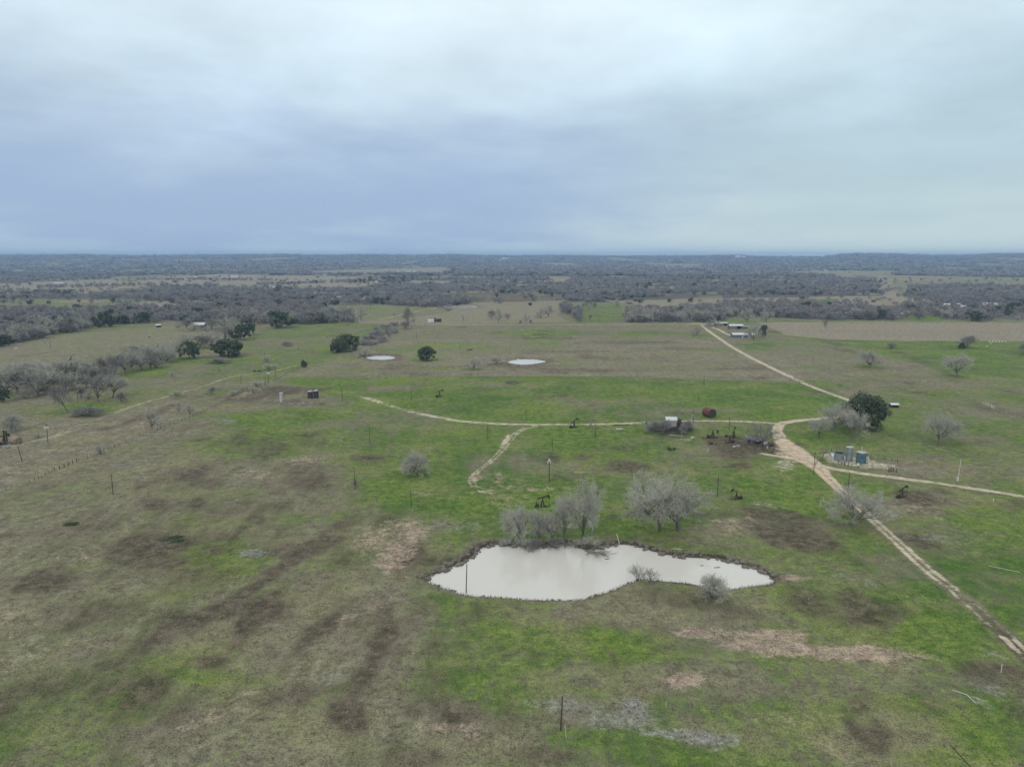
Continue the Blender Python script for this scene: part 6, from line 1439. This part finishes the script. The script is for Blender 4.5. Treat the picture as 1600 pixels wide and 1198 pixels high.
for k, (a, b_) in enumerate([(1541.5, 542.6), (1548.5, 538)]): cow(a, b_, .4 + k, CW, ['white calf below the tan field near the right edge', 'white calf close under the tan field on the right'][k], s_=.9)
hb = [(1546 + 5 * k, 534.6) for k in range(6)]
for k, (a, b_) in enumerate(hb):
    o = empty('feed_bag', loc(a, b_), 'white hay bale in the row under the tan field', 'hay bale', group='white bales under the tan field', rz=.1 * k); o.name = 'hay_bale'
    t_ = MB(); t_.M = Matrix.Rotation(math.radians(90), 4, 'Y'); t_.lathe([(0, -.7), (.5, -.7), (.55, -.6), (.55, .6), (.5, .7), (0, .7)], 14); c = t_.build('bale', WHITE, o, (0, 0, .5))
# distant houses
FARM = [(1362, 487.5, 12, 9, 4, 'white roofed house deep in the belt above the tan field', 1), (1418, 491, 13, 9, 4.5, 'white gabled house behind the lawn at the far right farmstead', 1), (1441, 493, 5, 4, 2.2, 'tiny white pump house on the far right lawn', 1),
 (1479, 478, 9, 7, 4, 'left small white house in the far right woods', 1), (1505, 480, 8, 7, 3.5, 'right small white house in the far right woods', 1), (1548, 476.5, 26, 9, 4, 'long white roofed barn in the far right woods', 1),
 (559, 465.5, 11, 9, 4, 'white topped house in the distant grey yard', 1), (537, 467, 12, 8, 3.5, 'low shed at the left of the distant grey yard', 0), (594, 467, 8, 6, 3.5, 'small white shed at the right of the distant grey yard', 1), (587, 468, 8, 6, 3, 'dark low shed beside the small white one in the grey yard', 0),
 (655, 469.5, 20, 9, 3.5, 'dark barn with a tin roof among trees right of the grey yard', 0), (670, 470.5, 13, 8, 3, 'second tin roofed barn right of the grey yard', 1),
 (497, 458.5, 18, 9, 3.5, 'left pale building in the woods above the farm track', 1), (522, 459.5, 22, 9, 3.5, 'right pale building in the woods above the farm track', 1), (431, 450, 14, 8, 4, 'small white building at the wood edge left of the farm track', 1), (463, 443.5, 20, 9, 3.5, 'pale shed in the middle of the far tan fields', 1),
 (323, 442.5, 30, 10, 4, 'long cream barn in the far tan field left of centre', 1), (367, 433, 60, 16, 5, 'very long white barn in the far tan fields', 1), (306, 434, 16, 8, 5, 'pale farmhouse between two dark trees in the far field', 1), (292, 436.5, 20, 9, 3, 'low pale shed left of the farmhouse in the far field', 1),
 (507, 430, 26, 12, 5, 'white roofed barn on the far middle field edge', 1), (497, 430.5, 34, 10, 3, 'low dark shed left of the white roofed barn', 0), (506, 419.5, 40, 20, 9, 'far white building glinting in the blue woods', 1), (637, 425, 55, 18, 6, 'far white barn right of the dark pines', 1), (621, 425, 24, 14, 6, 'far small white barn left of its longer neighbour', 1), (648, 425, 18, 14, 7, 'far pale house right of the long white barn', 1),
 (589, 441.5, 22, 12, 5, 'pale blue roofed house under the dark pines', 1), (790, 404.6, 120, 50, 16, 'far white plant on the horizon right of centre', 1), (1070, 418.3, 50, 20, 7, 'white barn below the far central field', 1), (1153, 402.8, 90, 60, 26, 'larger far white tank farm building on the horizon ridge', 1), (1161.5, 402.9, 60, 50, 20, 'smaller far white building right of the one on the ridge', 1),
 (1290, 423.3, 34, 14, 6, 'white barn at the top of the far green field', 1), (93, 443, 40, 14, 4, 'low white barn in the far left fields', 1), (31, 411.3, 60, 30, 10, 'pale far building on the left horizon', 1), (1274, 456, 12, 9, 4, 'white shed in the wood right of centre', 1), (389, 413.8, 36, 20, 8, 'far white house cluster left of centre', 1), (1041, 416.5, 24, 20, 10, 'far pale house left of the central white barn', 1), (646, 453.5, 16, 9, 4, 'pale shed in the scrub right of the pines', 1), (1496, 476.5, 8, 6, 3, 'small dark hut between the two small white houses', 0)]
for px, py, w, dd, h, lb, wh in FARM:
    if py < 446: w, dd, h = w * .62, dd * .7, h * .8
    gable(px, py, w, dd, h * .6, h * .4, random.Random(px).uniform(-.3, .3), WHITE if wh else WOODG, ROOFW if wh else TIN, lb, 'farm_building', 'building', windows=[(-w * .2, h * .3, w * .1, h * .22), (w * .2, h * .3, w * .1, h * .22)], door=[(0, w * .08, h * .45)], over=.3)
print('t farm', time.time() - T0)
# rocks and clods on the shore of the big pond
def rock_mesh(seed):
    r = random.Random(seed); bm = bmesh.new(); bmesh.ops.create_icosphere(bm, subdivisions=2, radius=.5)
    k = [Vector((r.gauss(0, 1), r.gauss(0, 1), r.gauss(0, 1))).normalized() for _ in range(6)]
    for v in bm.verts:
        f = 1 + sum(.16 * max(0, v.co.normalized().dot(q)) ** 2 * (1 if i % 2 else -1) for i, q in enumerate(k)) + r.uniform(-.07, .07); v.co *= f; v.co.z *= .62
    me = bpy.data.meshes.new('rock'); bm.to_mesh(me); bm.free(); me.materials.append(STONE); return me
RK = [rock_mesh(i) for i in range(6)]; Q = PONDS[0]['poly']; rr2 = random.Random(5); seg = np.hypot(*np.diff(np.vstack([Q, Q[:1]]), axis=0).T); cum = np.concatenate([[0], np.cumsum(seg)]); n_r = 0
mid_y = Q[:, 1].mean(); tries = 0
while n_r < 280 and tries < 4000:
    tries += 1
    q = rr2.random() * cum[-1]; i = min(np.searchsorted(cum, q) - 1, len(Q) - 1); a, b = Q[i], Q[(i + 1) % len(Q)]; t = (q - cum[i]) / seg[i]; p = a + (b - a) * t
    nrm = np.array([(b - a)[1], -(b - a)[0]]) / seg[i]; e = p + nrm * .4
    if in_poly(np.array([e[0]]), np.array([e[1]]), Q)[0]: nrm = -nrm
    far_shore = nrm[1] > .05
    if not far_shore and rr2.random() < .8: continue
    s_ = rr2.uniform(.6, 1.6) * (1.0 if far_shore else .5); off = rr2.uniform(-.9, 2.6) if far_shore else rr2.uniform(-.2, .6); p = p + nrm * off
    o = link('rock', RK[n_r % 6], None, (p[0], p[1], max(zg(p[0], p[1]), PONDS[0]['level']) + .12 * s_)); o.scale = (s_ * rr2.uniform(.8, 1.4), s_, s_ * rr2.uniform(.8, 1.2)); o.rotation_euler = (0, 0, rr2.uniform(0, 6.28))
    fx = (p[0] - Q[:, 0].min()) / np.ptp(Q[:, 0]); where = ['at the left tip', 'left of the bank trees', 'under the bank trees', 'by the fallen branches', 'below the two big trees', 'right of the middle', 'along the right arm', 'at the right tip'][min(int(fx * 8), 7)]
    tag(o, ('large muddy rock ' if s_ > 1.1 else 'small muddy rock ') + where + ' on the far pond shore' if far_shore else 'small clod on the near pond shore ' + where, 'rock', 'rocks along the far shore' if far_shore else 'clods along the near shore'); n_r += 1
# fallen branches in the water
def branch(px, py, L, rz, label, seed):
    r = random.Random(seed); o_ = MB(); lv = PONDS[0]['level']; x, y = g1(px, py)
    def go(p, d_, l, r0, lev):
        for i in range(4):
            q = p + d_ * l / 4; o_.tube(p, q, r0 * (1 - .18 * i), r0 * (1 - .18 * (i + 1)), 6, caps=False)
            if lev < 2:
                for s_ in (-1, 1):
                    if r.random() < .75: go(q, (d_ + Vector((-d_.y, d_.x, 0)) * s_ * r.uniform(.5, 1.1) + Vector((0, 0, r.uniform(0, .35)))).normalized(), l * .5, r0 * .5, lev + 1)
            p = q; d_ = (d_ + Vector((r.gauss(0, .12), r.gauss(0, .12), r.gauss(0, .05)))).normalized()
    go(Vector((0, 0, .3)), Vector((math.cos(rz), math.sin(rz), .02)), L, .16, 0)
    return tag(o_.build('fallen_branch', DEADW, None, (x, y, lv)), label, 'branch')
branch(914, 861, 6.5, -1.0, 'dead branch reaching from the far bank into the pond', 3); branch(918, 862, 5.0, -.25, 'dead branch lying right along the water beside the first', 8)
def floater(px, py, s_, label):
    x, y = g1(px, py); b = MB(); b.tube((-.5 * s_, 0, .05), (.4 * s_, .1, .12), .10, .07, 7); b.tube((0, 0, .08), (.3 * s_, .35 * s_, .3), .05, .02, 6); b.tube((-.2 * s_, 0, .1), (-.4 * s_, -.2 * s_, .25), .05, .02, 6)
    return tag(b.build('driftwood', DEADW, None, (x, y, PONDS[0]['level'])), label, 'driftwood')
floater(949, 873, 1.3, 'small dark driftwood on the water right of the fallen branches'); floater(1097, 884, 1.0, 'tiny driftwood left of the one near the right end'); floater(1121, 887, 1.8, 'larger driftwood floating near the right end of the pond'); floater(839, 857, 1.2, 'dark clod of driftwood under the left bank trees')
print('t rocks', time.time() - T0)
LEAFW = mat('weed_leaves', (.085, .112, .050), .9, scale=1.0, col2=(.05, .066, .032))
# low weed clumps: dark green bushes flat on the field
for (px, py, w, h, lb, mm) in [(275, 842, 48, 9, 'wide flat dark green weed clump in the left field', LEAFW), (111, 819, 30, 7, 'smaller flat dark green weed clump in the far left field', LEAFW), (396, 865, 50, 9, 'flat grey weed clump right of the dark green one', TWIG)]:
    r = random.Random(px); x, y = g1(px, py); wd = w * mpp(px, py); n = 1600; V = []
    cx = [(r.gauss(0, .22), r.gauss(0, .2)) for _ in range(9)]
    for k in range(n):
        a = cx[k % 9]; u, v = a[0] + r.gauss(0, .10), a[1] + r.gauss(0, .10); 
        if u * u + v * v > .25: continue
        q = Vector((u * wd, v * wd * .75, 0)); hh = r.uniform(.06, .32) * (1 - 2.6 * (u * u + v * v)); z = zg(x + q.x, y + q.y); t = r.uniform(0, 3.14); s_ = r.uniform(.08, .2)
        V += [(q.x - math.cos(t) * s_, q.y - math.sin(t) * s_, z), (q.x + math.cos(t) * s_, q.y + math.sin(t) * s_, z), (q.x + r.gauss(0, .15), q.y + r.gauss(0, .15), z + max(hh, .08))]
    o = link('weed_clump', np_mesh('weed_clump', V, np.arange(len(V)).reshape(-1, 3), mm), None, (x, y, 0)); tag(o, lb, 'weed clump')
# weeds: stiff dry stems through the near pasture, thicker where the brown patches are
nw = 60000; rw = np.random.default_rng(3)
ang = rw.uniform(-.74, .74, nw); rad = 85 * np.exp(rw.uniform(0, 1, nw) ** .9 * math.log(5.2)); X = np.sin(ang) * rad; Y = np.cos(ang) * rad
Mw = masks(X, Y); inp = np.zeros(nw, bool)
for p_ in PONDS: inp |= poly_sd(X, Y, p_['poly']) < .6
keep = (~inp) & (rw.random(nw) < .25 + .6 * Mw[:, 1] + .25 * (vnoise(X, Y, 9, 77, 3) > .55)) & (Mw[:, 6] < .3)
X, Y, Mw, rad = X[keep], Y[keep], Mw[keep], rad[keep]; n = len(X); Z = zg(X, Y)
V = np.zeros((n, 3, 3, 3)); C = np.zeros((n, 3, 3, 4)); C[..., 3] = 1
for k in range(3):
    t = rw.uniform(0, 6.28, n); s_ = rw.uniform(.02, .06, n) * (1 + rad / 250); h = rw.uniform(.08, .32, n); ox, oy = rw.normal(0, .18, n), rw.normal(0, .18, n)
    V[:, k, 0] = np.stack([X + ox - np.cos(t) * s_, Y + oy - np.sin(t) * s_, Z], 1); V[:, k, 1] = np.stack([X + ox + np.cos(t) * s_, Y + oy + np.sin(t) * s_, Z], 1); V[:, k, 2] = np.stack([X + ox * 1.8, Y + oy * 1.8, Z + h], 1)
pick = rw.random(n); dk = (pick < .1 + .4 * Mw[:, 1])[:, None]; gr = (rw.random(n) < Mw[:, 0] * .8)[:, None]
col = np.where(dk, [[.085, .078, .05]], np.where(gr, [[.085, .13, .035]], [[.22, .205, .15]])) * rw.uniform(.7, 1.3, (n, 1)); C[..., :3] = col[:, None, None, :]
me = np_mesh('weeds', V.reshape(-1, 3), np.arange(n * 9).reshape(-1, 3), wm_, attrs={'tint': C.reshape(-1, 4)}); tag(link('weeds', me), 'short dry weeds and tufts scattered through the near pasture', 'weeds', kind='stuff')
# shore weeds of the near bank
p_ = PONDS[0]; Q = p_['poly']; A_ = Q; B_ = np.roll(Q, -1, axis=0); L_ = np.hypot(*(B_ - A_).T); up = B_[:, 1] > Q[:, 1].mean() + 1
cnt = (L_ * np.where(up, 60, 18)).astype(int); idx = np.repeat(np.arange(len(Q)), cnt); n = len(idx)
q = A_[idx] + (B_[idx] - A_[idx]) * rw.random((n, 1)); q += np.where(up[idx][:, None], np.stack([rw.normal(0, .5, n), np.abs(rw.normal(0, 1.7, n))], 1), rw.normal(0, .35, (n, 2)))
q = q[poly_sd(q[:, 0], q[:, 1], Q) > -.15]; n = len(q); h = rw.uniform(.15, .7, n) * np.where(rw.random(n) < .1, 1.5, 1); t = rw.uniform(0, 6.28, n); s_ = rw.uniform(.03, .1, n); z = np.maximum(zg(q[:, 0], q[:, 1]), p_['level'] - .1)
SH = np.stack([np.stack([q[:, 0] - np.cos(t) * s_, q[:, 1] - np.sin(t) * s_, z], 1), np.stack([q[:, 0] + np.cos(t) * s_, q[:, 1] + np.sin(t) * s_, z], 1), np.stack([q[:, 0] + rw.normal(0, .12, n), q[:, 1] + rw.normal(0, .12, n), z + h], 1)], 1).reshape(-1, 3)
CS = np.repeat(np.where(rw.random((n, 1)) < .6, [[.075, .066, .045, 1]], [[.15, .14, .09, 1]]), 3, axis=0)
me = np_mesh('shore_weeds', np.array(SH), np.arange(len(SH)).reshape(-1, 3), wm_, attrs={'tint': np.array(CS)}); tag(link('shore_weeds', me), 'dark reeds and weeds fringing the big pond', 'weeds', kind='stuff')

# ------------------------------------------------------------------ haze
HZ = 1.0e-4
hx = MB().box((0, 4300, 57.5), (34000, 26000, 200)); hm = bpy.data.materials.new('haze'); hm.use_nodes = True; nt = hm.node_tree
for n_ in list(nt.nodes): nt.nodes.remove(n_)
pv = nt.nodes.new('ShaderNodeVolumePrincipled'); pv.inputs['Color'].default_value = (.37, .56, .83, 1); pv.inputs['Density'].default_value = HZ; pv.inputs['Anisotropy'].default_value = .0
mo = nt.nodes.new('ShaderNodeOutputMaterial'); nt.links.new(pv.outputs[0], mo.inputs['Volume'])
zmin = float(GZ.min()) - 1.0; ztop = max(float(GZ.max()) + 22, CAM_H + 4)
hx = MB().box((0, 0, (zmin + ztop) / 2), (28000, 28000, ztop - zmin)); ho = hx.build('haze', hm); tag(ho, 'thin blue winter haze filling the air over the plain', 'haze', kind='stuff')
print('SCENE', 'objects', len(bpy.data.objects), 'singles', len(picked), 'hand bare', nb_hand, 'rocks', n_r, 'zr', zmin, ztop)
print('t end', time.time() - T0)
